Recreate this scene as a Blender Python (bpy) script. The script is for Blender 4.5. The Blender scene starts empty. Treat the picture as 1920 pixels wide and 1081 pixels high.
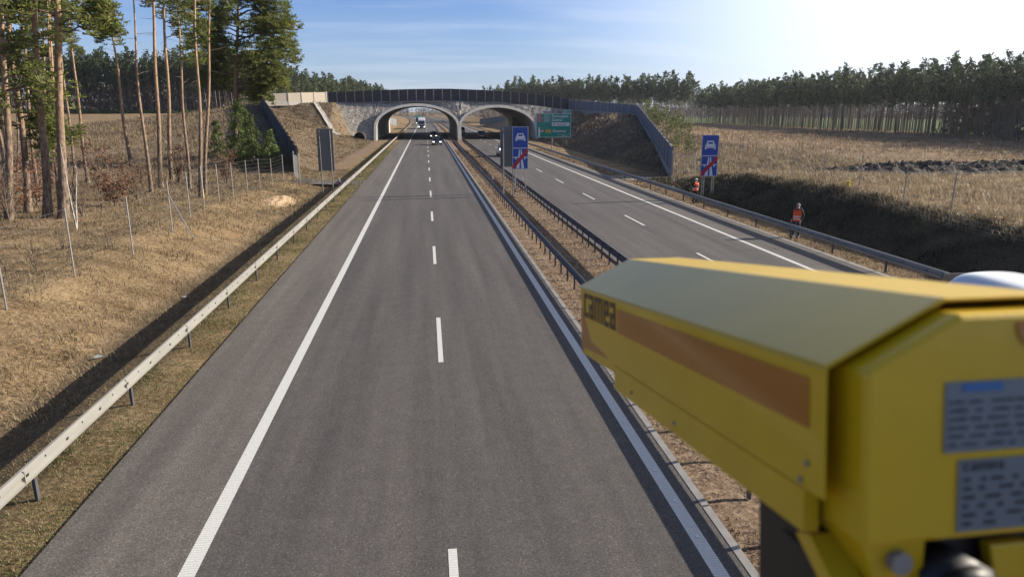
import bpy, bmesh, math, random
import numpy as np
from mathutils import Vector, Matrix
random.seed(7); RNG=np.random.default_rng(11)
S=bpy.context.scene; COL=S.collection
H=6.3
# ------------------------------------------------------------ materials
MATS={}
def newmat(name):
    m=bpy.data.materials.new(name); m.use_nodes=True
    nt=m.node_tree; b=nt.nodes['Principled BSDF']
    MATS[name]=m; return m,nt,b
def ramp(nt,fac,stops):
    r=nt.nodes.new('ShaderNodeValToRGB'); cr=r.color_ramp
    while len(cr.elements)<len(stops): cr.elements.new(.5)
    for e,(p,c) in zip(cr.elements,stops): e.position=p; e.color=(*c,1)
    nt.links.new(fac,r.inputs[0]); return r.outputs[0]
def coords(nt,scale=(1,1,1),kind='Object'):
    tc=nt.nodes.new('ShaderNodeTexCoord'); mp=nt.nodes.new('ShaderNodeMapping')
    mp.inputs['Scale'].default_value=scale; nt.links.new(tc.outputs[kind],mp.inputs[0]); return mp.outputs[0]
def noise(nt,vec,scale,detail=4,rough=.6):
    n=nt.nodes.new('ShaderNodeTexNoise'); n.inputs['Scale'].default_value=scale
    n.inputs['Detail'].default_value=detail; n.inputs['Roughness'].default_value=rough
    nt.links.new(vec,n.inputs['Vector']); return n.outputs[0]
def mixc(nt,fac,a,b,mode='MIX'):
    m=nt.nodes.new('ShaderNodeMix'); m.data_type='RGBA'; m.blend_type=mode
    if isinstance(fac,(int,float)): m.inputs[0].default_value=fac
    else: nt.links.new(fac,m.inputs[0])
    for i,v in ((6,a),(7,b)):
        if isinstance(v,tuple): m.inputs[i].default_value=(*v,1)
        else: nt.links.new(v,m.inputs[i])
    return m.outputs[2]
def bump(nt,b,h,strength=.4,dist=.02):
    n=nt.nodes.new('ShaderNodeBump'); n.inputs['Strength'].default_value=strength; n.inputs['Distance'].default_value=dist
    nt.links.new(h,n.inputs['Height']); nt.links.new(n.outputs[0],b.inputs['Normal'])
def simple(name,c,rough=.6,metal=0,var=.25,scale=6,c2=None,bmp=0,coat=0,spec=.5,stretch=(1,1,1),bs=40):
    m,nt,b=newmat(name)
    v=coords(nt,stretch); n=noise(nt,v,scale)
    c2=c2 or tuple(x*(1-var) for x in c)
    col=ramp(nt,n,[(.32,c2),(.68,c)]); nt.links.new(col,b.inputs['Base Color'])
    b.inputs['Roughness'].default_value=rough; b.inputs['Metallic'].default_value=metal
    b.inputs['Specular IOR Level'].default_value=spec
    if coat: b.inputs['Coat Weight'].default_value=coat; b.inputs['Coat Roughness'].default_value=.08
    if bmp: bump(nt,b,noise(nt,v,bs,3),bmp,.01)
    return m
def leafmat(name,c1,c2,scale=1.5,trans=.25,rough=.6):
    m,nt,b=newmat(name)
    v=coords(nt); n=noise(nt,v,scale,3); oi=nt.nodes.new('ShaderNodeObjectInfo')
    col=ramp(nt,n,[(.3,c1),(.7,c2)])
    hsv=nt.nodes.new('ShaderNodeHueSaturation'); nt.links.new(col,hsv.inputs['Color'])
    mr=nt.nodes.new('ShaderNodeMapRange'); mr.inputs[3].default_value=.75; mr.inputs[4].default_value=1.25
    nt.links.new(oi.outputs['Random'],mr.inputs[0]); nt.links.new(mr.outputs[0],hsv.inputs['Value'])
    nt.links.new(hsv.outputs[0],b.inputs['Base Color']); b.inputs['Roughness'].default_value=rough
    b.inputs['Specular IOR Level'].default_value=.25
    out=nt.nodes['Material Output']; tr=nt.nodes.new('ShaderNodeBsdfTranslucent'); nt.links.new(hsv.outputs[0],tr.inputs[0])
    mx=nt.nodes.new('ShaderNodeMixShader'); mx.inputs[0].default_value=trans
    nt.links.new(b.outputs[0],mx.inputs[1]); nt.links.new(tr.outputs[0],mx.inputs[2]); nt.links.new(mx.outputs[0],out.inputs[0])
    return m
# asphalt
def asphalt(name,c,xc):
    m,nt,b=newmat(name); v=coords(nt)
    fine=noise(nt,v,38,3,.75); big=noise(nt,coords(nt,(1.3,.05,1)),1,5,.6); mid=noise(nt,v,2.2,4)
    vo=nt.nodes.new('ShaderNodeTexVoronoi'); vo.inputs['Scale'].default_value=70; nt.links.new(v,vo.inputs['Vector'])
    a=ramp(nt,fine,[(.3,tuple(x*.5 for x in c)),(.5,c),(.72,tuple(x*1.75 for x in c))])
    d=ramp(nt,big,[(.32,(.74,.74,.755)),(.68,(1.24,1.22,1.19))]); a=mixc(nt,1,a,d,'MULTIPLY')
    e=ramp(nt,mid,[(.3,(.9,.9,.9)),(.7,(1.08,1.08,1.08))]); a=mixc(nt,1,a,e,'MULTIPLY')
    s=nt.nodes.new('ShaderNodeSeparateColor'); nt.links.new(vo.outputs['Color'],s.inputs[0])
    g=ramp(nt,s.outputs[0],[(.93,(1,1,1)),(.97,(1.9,1.9,1.85))]); a=mixc(nt,1,a,g,'MULTIPLY')
    nt.links.new(a,b.inputs['Base Color']); b.inputs['Roughness'].default_value=.82
    b.inputs['Specular IOR Level'].default_value=.35
    bump(nt,b,fine,.5,.006); return m
asphalt('asphalt',(.074,.067,.064),0)
asphalt('asphalt_shoulder',(.100,.090,.081),0)
def paint(name,c):
    m,nt,b=newmat(name); v=coords(nt)
    n=noise(nt,v,45,3,.7); w=nt.nodes.new('ShaderNodeTexWave'); w.bands_direction='Y'; w.inputs['Scale'].default_value=5.5; w.inputs['Distortion'].default_value=1.5; w.inputs['Detail'].default_value=1
    nt.links.new(v,w.inputs['Vector'])
    col=ramp(nt,n,[(.25,tuple(x*.6 for x in c)),(.5,c)]); col=mixc(nt,1,col,ramp(nt,w.outputs[0],[(.0,(.80,.80,.80)),(.55,(1,1,1))]),'MULTIPLY')
    nt.links.new(col,b.inputs['Base Color']); b.inputs['Roughness'].default_value=.6; bump(nt,b,w.outputs[0],.35,.01); return m
paint('road_paint',(.60,.60,.57))
simple('concrete',(.36,.34,.31),.85,scale=3,bmp=.2)
simple('concrete_light',(.52,.49,.43),.8,scale=1.5,bmp=.15)
simple('concrete_beige',(.52,.45,.35),.85,scale=2,stretch=(1,1,8),bmp=.2)
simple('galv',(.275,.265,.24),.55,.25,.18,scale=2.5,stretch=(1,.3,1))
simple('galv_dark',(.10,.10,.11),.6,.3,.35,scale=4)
simple('steel_post',(.32,.31,.29),.5,.6,.2,scale=5)
simple('screen_panel',(.050,.042,.048),.75,0,.45,scale=1.2,stretch=(1,1,6),bmp=.3)
simple('wall_panel',(.17,.18,.20),.8,0,.25,scale=1.5,stretch=(1,1,6),bmp=.2)
simple('wall_panel_dark',(.05,.05,.055),.9,0,.3,scale=2)
simple('sign_back',(.16,.165,.17),.55,.3,.1)
simple('sign_blue',(.010,.060,.33),.35,var=.06)
simple('sign_green',(.0,.25,.175),.4,var=.06)
simple('sign_white',(.72,.72,.70),.4,var=.05)
simple('sign_red',(.45,.012,.02),.4,var=.05)
simple('sign_yellow',(.75,.45,.03),.4,var=.05)
simple('ink_black',(.02,.02,.02),.5)
simple('black_hole',(.012,.012,.012),.9)
simple('rubber',(.02,.02,.02),.8)
simple('plastic_red',(.5,.03,.02),.5); simple('plastic_white',(.75,.74,.7),.5)
simple('yellow_marker',(.7,.5,.03),.5)
simple('wire',(.34,.32,.29),.5,.4)
m,nt,b=newmat('rubble'); v=coords(nt)
vo=nt.nodes.new('ShaderNodeTexVoronoi'); vo.inputs['Scale'].default_value=3.6; nt.links.new(v,vo.inputs['Vector'])
s=nt.nodes.new('ShaderNodeSeparateColor'); nt.links.new(vo.outputs['Color'],s.inputs[0])
c=ramp(nt,s.outputs[0],[(0,(.24,.22,.20)),(.5,(.36,.33,.295)),(1,(.52,.48,.42))])
c=mixc(nt,1,c,ramp(nt,noise(nt,v,.5,5),[(.3,(.7,.72,.7)),(.7,(1.15,1.1,1.05))]),'MULTIPLY')
c=mixc(nt,1,c,ramp(nt,vo.outputs['Distance'],[(.4,(1,1,1)),(.7,(.6,.6,.6))]),'MULTIPLY')
nt.links.new(c,b.inputs['Base Color']); b.inputs['Roughness'].default_value=.9
iv=nt.nodes.new('ShaderNodeMath'); iv.operation='SUBTRACT'; iv.inputs[0].default_value=1; nt.links.new(vo.outputs['Distance'],iv.inputs[1]); bump(nt,b,iv.outputs[0],.6,.08)
# terrain
m,nt,b=newmat('ground'); v=coords(nt)
at=nt.nodes.new('ShaderNodeVertexColor'); at.layer_name='zone'
sp=nt.nodes.new('ShaderNodeSeparateColor'); nt.links.new(at.outputs[0],sp.inputs[0])
n1=noise(nt,v,.35,6,.6); n2=noise(nt,v,9,6,.8); n3=noise(nt,v,2.2,6,.7); n4=noise(nt,coords(nt,(.12,.9,1)),1,5)
dry=ramp(nt,n2,[(.33,(.075,.052,.032)),(.47,(.205,.150,.090)),(.62,(.36,.28,.175))])
dry=mixc(nt,1,dry,ramp(nt,n1,[(.3,(.72,.70,.66)),(.7,(1.15,1.12,1.06))]),'MULTIPLY')
dry=mixc(nt,.9,dry,ramp(nt,n4,[(.33,(.62,.55,.50)),(.5,(.95,.92,.9)),(.66,(1.12,1.1,1.08))]),'MULTIPLY')
grn=ramp(nt,n2,[(.33,(.038,.038,.016)),(.5,(.10,.095,.04)),(.68,(.23,.19,.10))])
lit=ramp(nt,n2,[(.30,(.05,.036,.026)),(.48,(.18,.125,.085)),(.66,(.37,.28,.20))])
mead=ramp(nt,n3,[(.3,(.05,.085,.025)),(.7,(.08,.12,.04))])
dark=ramp(nt,n2,[(.3,(.030,.025,.018)),(.55,(.075,.060,.042)),(.72,(.15,.12,.075))])  # near-black soil tone; on the right bank and cutting it paints shade
def zfac(o,nz,lo=.35,hi=.65):
    a=nt.nodes.new('ShaderNodeMath'); a.operation='MULTIPLY_ADD'; nt.links.new(nz,a.inputs[0]); a.inputs[1].default_value=.8; 
    s2=nt.nodes.new('ShaderNodeMath'); s2.operation='SUBTRACT'; nt.links.new(o,s2.inputs[0]); s2.inputs[1].default_value=.4; nt.links.new(s2.outputs[0],a.inputs[2])
    mr=nt.nodes.new('ShaderNodeMapRange'); mr.inputs[1].default_value=lo; mr.inputs[2].default_value=hi; nt.links.new(a.outputs[0],mr.inputs[0])
    mm=nt.nodes.new('ShaderNodeMath'); mm.operation='MULTIPLY'; 
    gt=nt.nodes.new('ShaderNodeMapRange'); gt.inputs[1].default_value=.02; gt.inputs[2].default_value=.12; nt.links.new(o,gt.inputs[0])
    nt.links.new(mr.outputs[0],mm.inputs[0]); nt.links.new(gt.outputs[0],mm.inputs[1]); return mm.outputs[0]
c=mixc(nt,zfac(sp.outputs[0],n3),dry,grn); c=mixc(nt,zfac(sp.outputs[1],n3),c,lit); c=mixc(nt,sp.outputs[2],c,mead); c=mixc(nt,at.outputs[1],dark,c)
nt.links.new(c,b.inputs['Base Color']); b.inputs['Roughness'].default_value=.95; b.inputs['Specular IOR Level'].default_value=.1
bump(nt,b,n2,.9,.08)
leafmat('dry_blade',(.15,.110,.062),(.34,.272,.17),.6,.3)
leafmat('green_blade',(.05,.07,.015),(.16,.17,.05),.6,.3)
leafmat('litter_blade',(.11,.075,.048),(.38,.28,.19),.9,.15)
leafmat('pine_needles',(.065,.095,.022),(.22,.23,.065),.7,.4)
leafmat('far_needles',(.024,.042,.019),(.088,.108,.044),.35,.3)
leafmat('spruce_needles',(.045,.07,.02),(.15,.19,.05),1.2,.25)
leafmat('russet_leaves',(.10,.048,.028),(.25,.13,.08),1.5,.35)
leafmat('sapling_needles',(.06,.085,.025),(.16,.17,.06),1.2,.3)
# bark: grey plated base, orange upper stem
m,nt,b=newmat('pine_bark'); v=coords(nt,(1,1,.25)); n=noise(nt,v,12,4,.7)
tc=nt.nodes.new('ShaderNodeTexCoord'); sx=nt.nodes.new('ShaderNodeSeparateXYZ'); nt.links.new(tc.outputs['Object'],sx.inputs[0])
mr=nt.nodes.new('ShaderNodeMapRange'); mr.inputs[1].default_value=2; mr.inputs[2].default_value=10; nt.links.new(sx.outputs[2],mr.inputs[0])
lo=ramp(nt,n,[(.38,(.045,.033,.025)),(.62,(.24,.175,.125))]); hi=ramp(nt,n,[(.3,(.19,.115,.066)),(.65,(.43,.29,.18))])
nt.links.new(mixc(nt,mr.outputs[0],lo,hi),b.inputs['Base Color']); b.inputs['Roughness'].default_value=.9; bump(nt,b,n,.7,.03)
simple('far_bark',(.19,.15,.115),.9,var=.5,scale=.8,stretch=(1,1,.2))
simple('twig',(.16,.115,.085),.9,var=.4,scale=4)
simple('birch_bark',(.6,.56,.5),.7,c2=(.12,.1,.09),scale=6,stretch=(1,1,.5))
m,nt,b=newmat('peat'); v=coords(nt); n=noise(nt,v,4,5,.7); nt.links.new(ramp(nt,n,[(.35,(.02,.016,.013)),(.6,(.055,.045,.038)),(.75,(.20,.17,.13))]),b.inputs['Base Color']); b.inputs['Roughness'].default_value=.95; bump(nt,b,n,1,.15)
# ------------------------------------------------------------ object helpers
def link(o,parent=None):
    COL.objects.link(o)
    if parent is not None: o.parent=parent
    return o
def tag(o,label=None,cat=None,group=None,kind=None):
    if label: o['label']=label
    if cat: o['category']=cat
    if group: o['group']=group
    if kind: o['kind']=kind
    return o
def empty(name,loc=(0,0,0),rz=0,label=None,cat=None,group=None):
    o=bpy.data.objects.new(name,None); o.location=loc; o.rotation_euler=(0,0,rz); o.empty_display_size=.3
    link(o); return tag(o,label,cat,group)
class MB:
    def __init__(s): s.v=[]; s.f=[]; s.mi=[]; s.smooth=False
    def add(s,vs,fs,mi=0):
        n=len(s.v); s.v+= [tuple(p) for p in vs]; s.f+=[tuple(i+n for i in f) for f in fs]; s.mi+=[mi]*len(fs); return s
    def box(s,c,d,mi=0,rz=0,rx=0):
        M=Matrix.Rotation(rz,3,'Z')@Matrix.Rotation(rx,3,'X'); c=Vector(c)
        vs=[c+M@Vector((sx*d[0]/2,sy*d[1]/2,sz*d[2]/2)) for sz in(-1,1) for sy in(-1,1) for sx in(-1,1)]
        return s.add(vs,[(0,2,3,1),(4,5,7,6),(0,1,5,4),(2,6,7,3),(0,4,6,2),(1,3,7,5)],mi)
    def tube(s,pts,rs,n=6,mi=0,cap=True):
        pts=[Vector(p) for p in pts]; rs=rs if hasattr(rs,'__len__') else [rs]*len(pts); vs=[]
        up=Vector((0,0,1))
        for i,p in enumerate(pts):
            t=(pts[min(i+1,len(pts)-1)]-pts[max(i-1,0)]).normalized()
            a=t.cross(Vector((1,0,0)) if abs(t.x)<.8 else Vector((0,1,0))).normalized(); bb=t.cross(a)
            for k in range(n):
                an=2*math.pi*k/n; vs.append(p+(a*math.cos(an)+bb*math.sin(an))*rs[i])
        fs=[(i*n+k,i*n+(k+1)%n,(i+1)*n+(k+1)%n,(i+1)*n+k) for i in range(len(pts)-1) for k in range(n)]
        if cap: fs+=[tuple(range(n))[::-1],tuple((len(pts)-1)*n+k for k in range(n))]
        return s.add(vs,fs,mi)
    def prism(s,poly,o,ax,ay,az,t,mi=0):
        # polygon (2d) in plane o+ax*x+ay*y, extruded by t along az
        o,ax,ay,az=map(Vector,(o,ax,ay,az)); n=len(poly)
        vs=[o+ax*x+ay*y for x,y in poly]+[o+ax*x+ay*y+az*t for x,y in poly]
        fs=[tuple(range(n))[::-1],tuple(range(n,2*n))]+[(i,(i+1)%n,n+(i+1)%n,n+i) for i in range(n)]
        return s.add(vs,fs,mi)
    def build(s,name,mats,parent=None,smooth=False,bevel=0):
        me=bpy.data.meshes.new(name); me.from_pydata(s.v,[],s.f)
        mats=mats if isinstance(mats,(list,tuple)) else [mats]
        for m in mats: me.materials.append(MATS[m])
        if len(mats)>1: me.polygons.foreach_set('material_index',s.mi)
        bm=bmesh.new(); bm.from_mesh(me); bmesh.ops.recalc_face_normals(bm,faces=bm.faces); bm.to_mesh(me); bm.free()
        if smooth: me.polygons.foreach_set('use_smooth',[True]*len(me.polygons))
        me.update(); o=bpy.data.objects.new(name,me); link(o,parent)
        if bevel:
            b=o.modifiers.new('b','BEVEL'); b.width=bevel; b.segments=2; b.limit_method='ANGLE'; b.angle_limit=.6
        return o
def npmesh(name,V,Fq,mats,parent=None,smooth=False,mi=None,fs=4):
    me=bpy.data.meshes.new(name); V=np.asarray(V,np.float32); Fq=np.asarray(Fq,np.int32)
    me.vertices.add(len(V)); me.vertices.foreach_set('co',V.ravel())
    me.loops.add(Fq.size); me.loops.foreach_set('vertex_index',Fq.ravel())
    me.polygons.add(len(Fq)); me.polygons.foreach_set('loop_start',np.arange(0,Fq.size,fs,dtype=np.int32)); me.polygons.foreach_set('loop_total',np.full(len(Fq),fs,np.int32))
    mats=mats if isinstance(mats,(list,tuple)) else [mats]
    for m in mats: me.materials.append(MATS[m])
    if mi is not None: me.polygons.foreach_set('material_index',np.asarray(mi,np.int32))
    if smooth: me.polygons.foreach_set('use_smooth',np.ones(len(Fq),bool))
    me.update(); me.validate(); o=bpy.data.objects.new(name,me); link(o,parent); return o
def mesh_only(o):
    me=o.data; bpy.data.objects.remove(o); return me
# ------------------------------------------------------------ ground height
def shift(Y): Y=np.asarray(Y,float); return np.where(Y>280,-(Y-280)**2/16000.,0)
def sst(a,b,x): t=np.clip((x-a)/(b-a),0,1); return t*t*(3-2*t)
def height(X,Y):
    X=np.asarray(X,float); Y=np.asarray(Y,float); x=X-shift(Y)
    Ym=np.minimum(Y,387-Y)                       # the ecoduct is symmetric about Y=193.5
    t=np.clip((Ym-72)/88,0,1)
    # ---- left
    hf=np.interp(Y,[-50,20,36,45,55,62,70,80],[.75,.8,1.05,.85,.4,.05,.2,.5])
    base=hf*np.clip((-9.0-x)/3.9,0,1)-.32*np.clip((-7.0-x)/1.9,0,1)*(1-np.clip((-9.0-x)/3.9,0,1))*sst(72,62,Y)
    base=base+.3*np.clip((-12.3-x)/8,0,1)+4.6*sst(50,250,Y)*sst(0,1,np.clip((-13-x)/40,0,1))
    wl=-12.5-22.5*t; hw=.4+7.5*t
    ramp_=hw*np.exp(-np.clip(wl-x,0,None)/45.)
    out_l=np.where(Ym>72,np.maximum(base,ramp_),base)
    u=np.clip((-11.8-x)/np.maximum(-11.8-wl,.3),0,1)
    cut=np.maximum(hw*u**1.25, 8.0*np.clip((Ym-149)/15,0,1)*np.clip((-16.0-x)/4,0,1))
    hl=np.where((Ym>72)&(x>wl),cut,out_l)  # cutting face below the ramp wall
    # ---- right
    hb=np.interp(Y,[-50,20,44,50,57,64,70],[1.85,1.85,1.85,1.7,1.15,.15,.1])
    rb=hb*np.clip((x-20.1)/3.6,0,1)
    rb=rb+np.clip((x-24),0,None)*-.012*np.clip((60-Y)/30,0,1)+ (1.4-hb)*sst(26,50,x)*.8
    t2=np.clip((Ym-67.5)/77.5,0,1); wr=23.6+19.2*t2-np.clip(Ym-146,0,None)*.42; hr=.4+5.1*t2
    ramp2=hr*np.exp(-np.clip(x-wr,0,None)/22.)
    out_r=np.where(Ym>67.5,np.maximum(rb,ramp2),rb)
    u=np.clip((x-22.8)/np.maximum(wr-22.8,.3),0,1)
    cut=np.maximum(np.minimum(hr,.46*np.clip(x-24.6,0,None)), 6.2*np.clip((Ym-152)/12,0,1)*np.clip((x-26.5)/4,0,1))
    hR=np.where((Ym>67.5)&(x<wr),cut,out_r)
    h=np.where(x<-7,hl,np.where(x>19.5,hR,0))
    med=(x>4.9)&(x<8)
    h=np.where(med,-.05+.0*x,h)
    rough=sst(6.8,12,np.abs(x-0.))*np.where(x>0,sst(19.5,22,x),1)
    wob=.05*np.sin(X*1.7+Y*.6)*np.sin(Y*1.1-X*.4)+.04*np.sin(X*.5+1.3)*np.sin(Y*.37)+.10*np.sin(X*.13+Y*.05)*np.sin(Y*.11)
    far=sst(280,360,Y)
    return h+wob*rough-.03
def hz(x,y): return float(height(x,y))
# ------------------------------------------------------------ setting: terrain
def terrain():
    xs=np.concatenate([-np.geomspace(2600,130,14),np.arange(-120,-40,2.5),np.arange(-40,42,.4),np.arange(42,130,2.5),np.geomspace(132,2600,14)])
    ys=np.concatenate([[-300,-120,-50,-20,-8],np.arange(0,90,.6),np.arange(90,250,1.0),np.arange(250,420,5),np.geomspace(425,4200,26)])
    xs=np.sort(np.unique(np.round(xs,3))); X,Y=np.meshgrid(xs,ys); Z=height(X,Y)
    # outer ground sinks nowhere; keep flat to the horizon
    V=np.stack([X.ravel(),Y.ravel(),Z.ravel()],1); nx=len(xs); ny=len(ys)
    i=np.arange(ny-1)[:,None]*nx+np.arange(nx-1)[None,:]; i=i.ravel()
    Fq=np.stack([i,i+1,i+nx+1,i+nx],1)
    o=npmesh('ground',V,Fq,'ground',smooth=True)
    x=(X-shift(Y)).ravel(); y=Y.ravel(); z=Z.ravel()
    green=np.zeros(len(x)); lit=np.zeros(len(x)); mead=np.zeros(len(x))
    green[(x>-7.6)&(x<-5)]=.40; lit[(x>-8.3)&(x<-5)]=.30; green[(x<-14)&(x>-60)&(y<75)]=.15; lit[(x<=-8.3)&(x>-10.5)&(y<80)]=.42; lit[(x<=-10)&(x>-17)&(y<80)]=.25
    green[(x<-11.5)&(x>-36)&(y>80)&(y<170)]=.58; green[(x>23)&(x<60)&(y>66)&(y<166)]=.4
    green[(x>18)&(x<20.5)]=.15; green[(x>20.2)&(x<24.2)&(y<64)]=.45
    lit[(x>4.2)&(x<8.4)]=.75
    lit[(x<-17)&(x>-48)&(y>32)&(y<75)]=.5
    lit[(x<-9)&(x>-50)&(y>72)&(y<170)]=.62; lit[(x>23)&(x<60)&(y>66)&(y<166)]=.5
    lit[(x>60)&(y>90)]=.42; lit[(x<-40)]=.42
    lit[(y>250)]=np.maximum(lit[(y>250)],.35)
    mead[(x>126)&(x<330)&(y>150)&(y<900)]=1
    dk=np.zeros(len(x)); dk[(x>20.2)&(x<24.0)&(y<66)]=.9; dk[(x>=24)&(x<46)&(y>68)&(y<160)]=1; lit[(x>=24)&(x<46)&(y>68)&(y<160)]=0; dk[(x<-11)&(x>-37)&(y>76)&(y<170)]=.42; dk[(x<=-7.1)&(x>-9.3)&(y<64)]=.6  # right bank and cutting: shade put into the soil colour
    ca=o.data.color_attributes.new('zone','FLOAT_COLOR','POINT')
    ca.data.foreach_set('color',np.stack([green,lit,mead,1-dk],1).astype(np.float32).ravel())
    tag(o,kind='structure'); return o
terrain()
def strip(name,x0,x1,y0,y1,z,mat,step=6,par=None,kind='structure',xf=None):
    n=max(2,int((y1-y0)/step)+1); ys=np.linspace(y0,y1,n); sh=shift(ys)
    V=np.concatenate([np.stack([np.full(n,x0)+sh,ys,np.full(n,z)],1),np.stack([np.full(n,x1)+sh,ys,np.full(n,z)],1)])
    i=np.arange(n-1); Fq=np.stack([i,i+n,i+n+1,i+1],1)
    o=npmesh(name,V,Fq,mat,par); tag(o,kind=kind); return o
strip('road_westbound',-3.45,4.32,-20,1400,.012,'asphalt'); strip('hard_shoulder_left',-5.80,-3.45,-20,1400,.012,'asphalt_shoulder')
strip('road_eastbound',7.95,15.5,-20,1400,.012,'asphalt'); strip('hard_shoulder_right',15.5,17.72,-20,1400,.012,'asphalt_shoulder')
strip('edge_line_left',-3.62,-3.38,-20,1400,.016,'road_paint'); strip('edge_line_median',3.81,4.03,-20,1400,.016,'road_paint')
strip('edge_line_right',15.38,15.60,-20,1400,.016,'road_paint'); strip('edge_line_inner',8.30,8.52,-20,1400,.016,'road_paint')
# lane dashes: painted surface marks, one mesh per carriageway
for nm,xc,y0 in (('lane_marking_left',.21,5.2),('lane_marking_right',12.12,2.1)):
    mb=MB(); k=0
    while y0+12.2*k<900:
        a=y0+12.2*k; s0=float(shift(a)); s1=float(shift(a+4)); w=.065
        mb.add([(xc-w+s0,a,.0165),(xc+w+s0,a,.0165),(xc+w+s1,a+4.1,.0165),(xc-w+s1,a+4.1,.0165)],[(0,1,2,3)]); k+=1
    tag(mb.build(nm,'road_paint'),kind='structure')
# concrete gutter strips, real section
for nm,x0,x1 in (('gutter_median',4.32,4.44),('gutter_right',17.72,17.90)):
    mb=MB(); y=-20.
    while y<300:
        mb.add([(x0,y,-.05),(x1,y,-.05),(x1,y+2.96,-.05),(x0,y+2.96,-.05),(x0,y,.02),(x1,y,.035),(x1,y+2.96,.035),(x0,y+2.96,.02)],[(4,5,6,7),(0,1,5,4),(1,2,6,5),(2,3,7,6),(3,0,4,7)]); y+=3
    tag(mb.build(nm,'concrete'),kind='structure')
def sheet(name,poly,mat,off=.02,cuts=8):
    (a,b,c,d)=[np.array(p,float) for p in poly]; V=[]
    for i in range(cuts+1):
        for j in range(cuts+1):
            s,t=i/cuts,j/cuts; p=(a*(1-s)+b*s)*(1-t)+(d*(1-s)+c*s)*t
            V.append((p[0],p[1],max(hz(p[0],p[1]),-.03)+off))
    n=cuts+1; Fq=[(i*n+j,(i+1)*n+j,(i+1)*n+j+1,i*n+j+1) for i in range(cuts) for j in range(cuts)]
    return tag(npmesh(name,V,Fq,mat),kind='structure')
sheet('access_path_left',[(-5.82,63.5),(-5.82,68),(-12.3,69.5),(-12.3,66)],'asphalt_shoulder')
sheet('access_path_right',[(17.92,66.5),(17.92,71),(23.6,67),(23.2,63.5)],'concrete')
# ------------------------------------------------------------ guard rails
PROF=[(0,.74),(-.035,.735),(-.075,.70),(-.08,.655),(-.03,.615),(-.03,.575),(-.08,.535),(-.075,.49),(-.035,.452),(0,.445)]
def rail(label,cat,x,y0,y1,side,step,mat,group,pmax=100,dx=None,bolts=True,w=.05):
    """side=+1: beam on the +x side of the posts"""
    dx=dx or (lambda y:0.)
    r=empty('guardrail',(x,y0,0),0,label,cat,group)
    ys=list(np.arange(y0,y1,4.))+[y1]; V=[]; n=len(PROF)
    for y in ys:
        xx=x+dx(y)+float(shift(y))-x
        for px,pz in PROF: V.append((xx-side*px*1.,y-y0,pz))
    V2=[]; 
    Fq=[(i*n+k,i*n+k+1,(i+1)*n+k+1,(i+1)*n+k) for i in range(len(ys)-1) for k in range(n-1)]
    mb=MB(); mb.add(V,Fq)
    # back skin gives the sheet a thickness
    V=[(a+side*-.006,b,c) for a,b,c in V]; mb.add(V,[f[::-1] for f in Fq])
    if bolts:
        for i,y in enumerate(ys[:-1]):
            if y>70: break
            xx=dx(y)+float(shift(y))
            for q in np.arange(.3,4,1.33):
                mb.box((xx+side*.034,y-y0+q,.595),(.016,.07,.045),1); mb.box((xx+side*.078,y-y0+q+.5,.68),(.012,.035,.03),1)
            mb.box((xx+side*.04,y-y0+.15,.595),(.09,.012,.27),0)
    mb.build('beam',[mat,'ink_black'],r)
    py=list(np.arange(y0+.6,y1-.3,step)); k=0; rest=MB(); pm=MB(); pm.box((0,0,.33),(w,w*1.6,.78)); po=None
    for y in py:
        xx=dx(y)+float(shift(y))-side*.045
        if k<pmax:
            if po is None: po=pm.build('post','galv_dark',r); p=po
            else: p=po.copy(); COL.objects.link(p); p.parent=r
            p.location=(xx,y-y0,0)
        else: rest.box((xx,y-y0,.33),(w,w*1.6,.78))
        k+=1
    if rest.v: tag(rest.build('post','galv_dark',r),kind='stuff')
    return r
med=lambda y: 0 if y<148 else -.35*min(1,(y-148)/10)
medr=lambda y: 0 if y<148 else .3*min(1,(y-148)/10)
rail('sunlit steel guardrail along the left verge of the left carriageway','guardrail',-6.6,2.95,236,1,4.0,'galv','guardrails along the near motorway')
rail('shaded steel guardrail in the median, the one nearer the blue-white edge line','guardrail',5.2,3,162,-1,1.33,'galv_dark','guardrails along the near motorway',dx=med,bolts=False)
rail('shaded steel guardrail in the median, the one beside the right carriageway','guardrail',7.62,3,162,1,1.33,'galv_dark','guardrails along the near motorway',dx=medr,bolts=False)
rail('grey steel guardrail on the far side of the right carriageway with two men behind it','guardrail',18.28,6,300,-1,3.9,'galv','guardrails along the near motorway')
rail('guardrail of the left verge curving away beyond the tunnel','guardrail',-6.6,240,900,1,8,'galv','guardrails beyond the tunnel',bolts=False)
rail('left-hand median guardrail beyond the tunnel','guardrail',5.05,226,900,-1,8,'galv','guardrails beyond the tunnel',bolts=False)
rail('right-hand median guardrail beyond the tunnel','guardrail',7.62,226,900,1,8,'galv','guardrails beyond the tunnel',bolts=False)
rail('guardrail of the right verge beyond the tunnel','guardrail',18.28,304,900,-1,8,'galv','guardrails beyond the tunnel',bolts=False)
# white chips standing in for sun flecks through the rail holes
mb=MB(); mb.box((0,0,.006),(.045,.05,.012)); st=None
for k in range(50):
    y=9.16+1.035*k
    if k in (3,7,11,12,17,21,26,30,33,38,41): continue
    if st is None: st=mb.build('sun_fleck','sign_white'); o=st
    else: o=st.copy(); COL.objects.link(o)
    o.location=(3.92,y,.018); tag(o,'tiny white chip standing in for a sun fleck on the median edge line','sun fleck','painted sun flecks along the median edge line')
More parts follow.
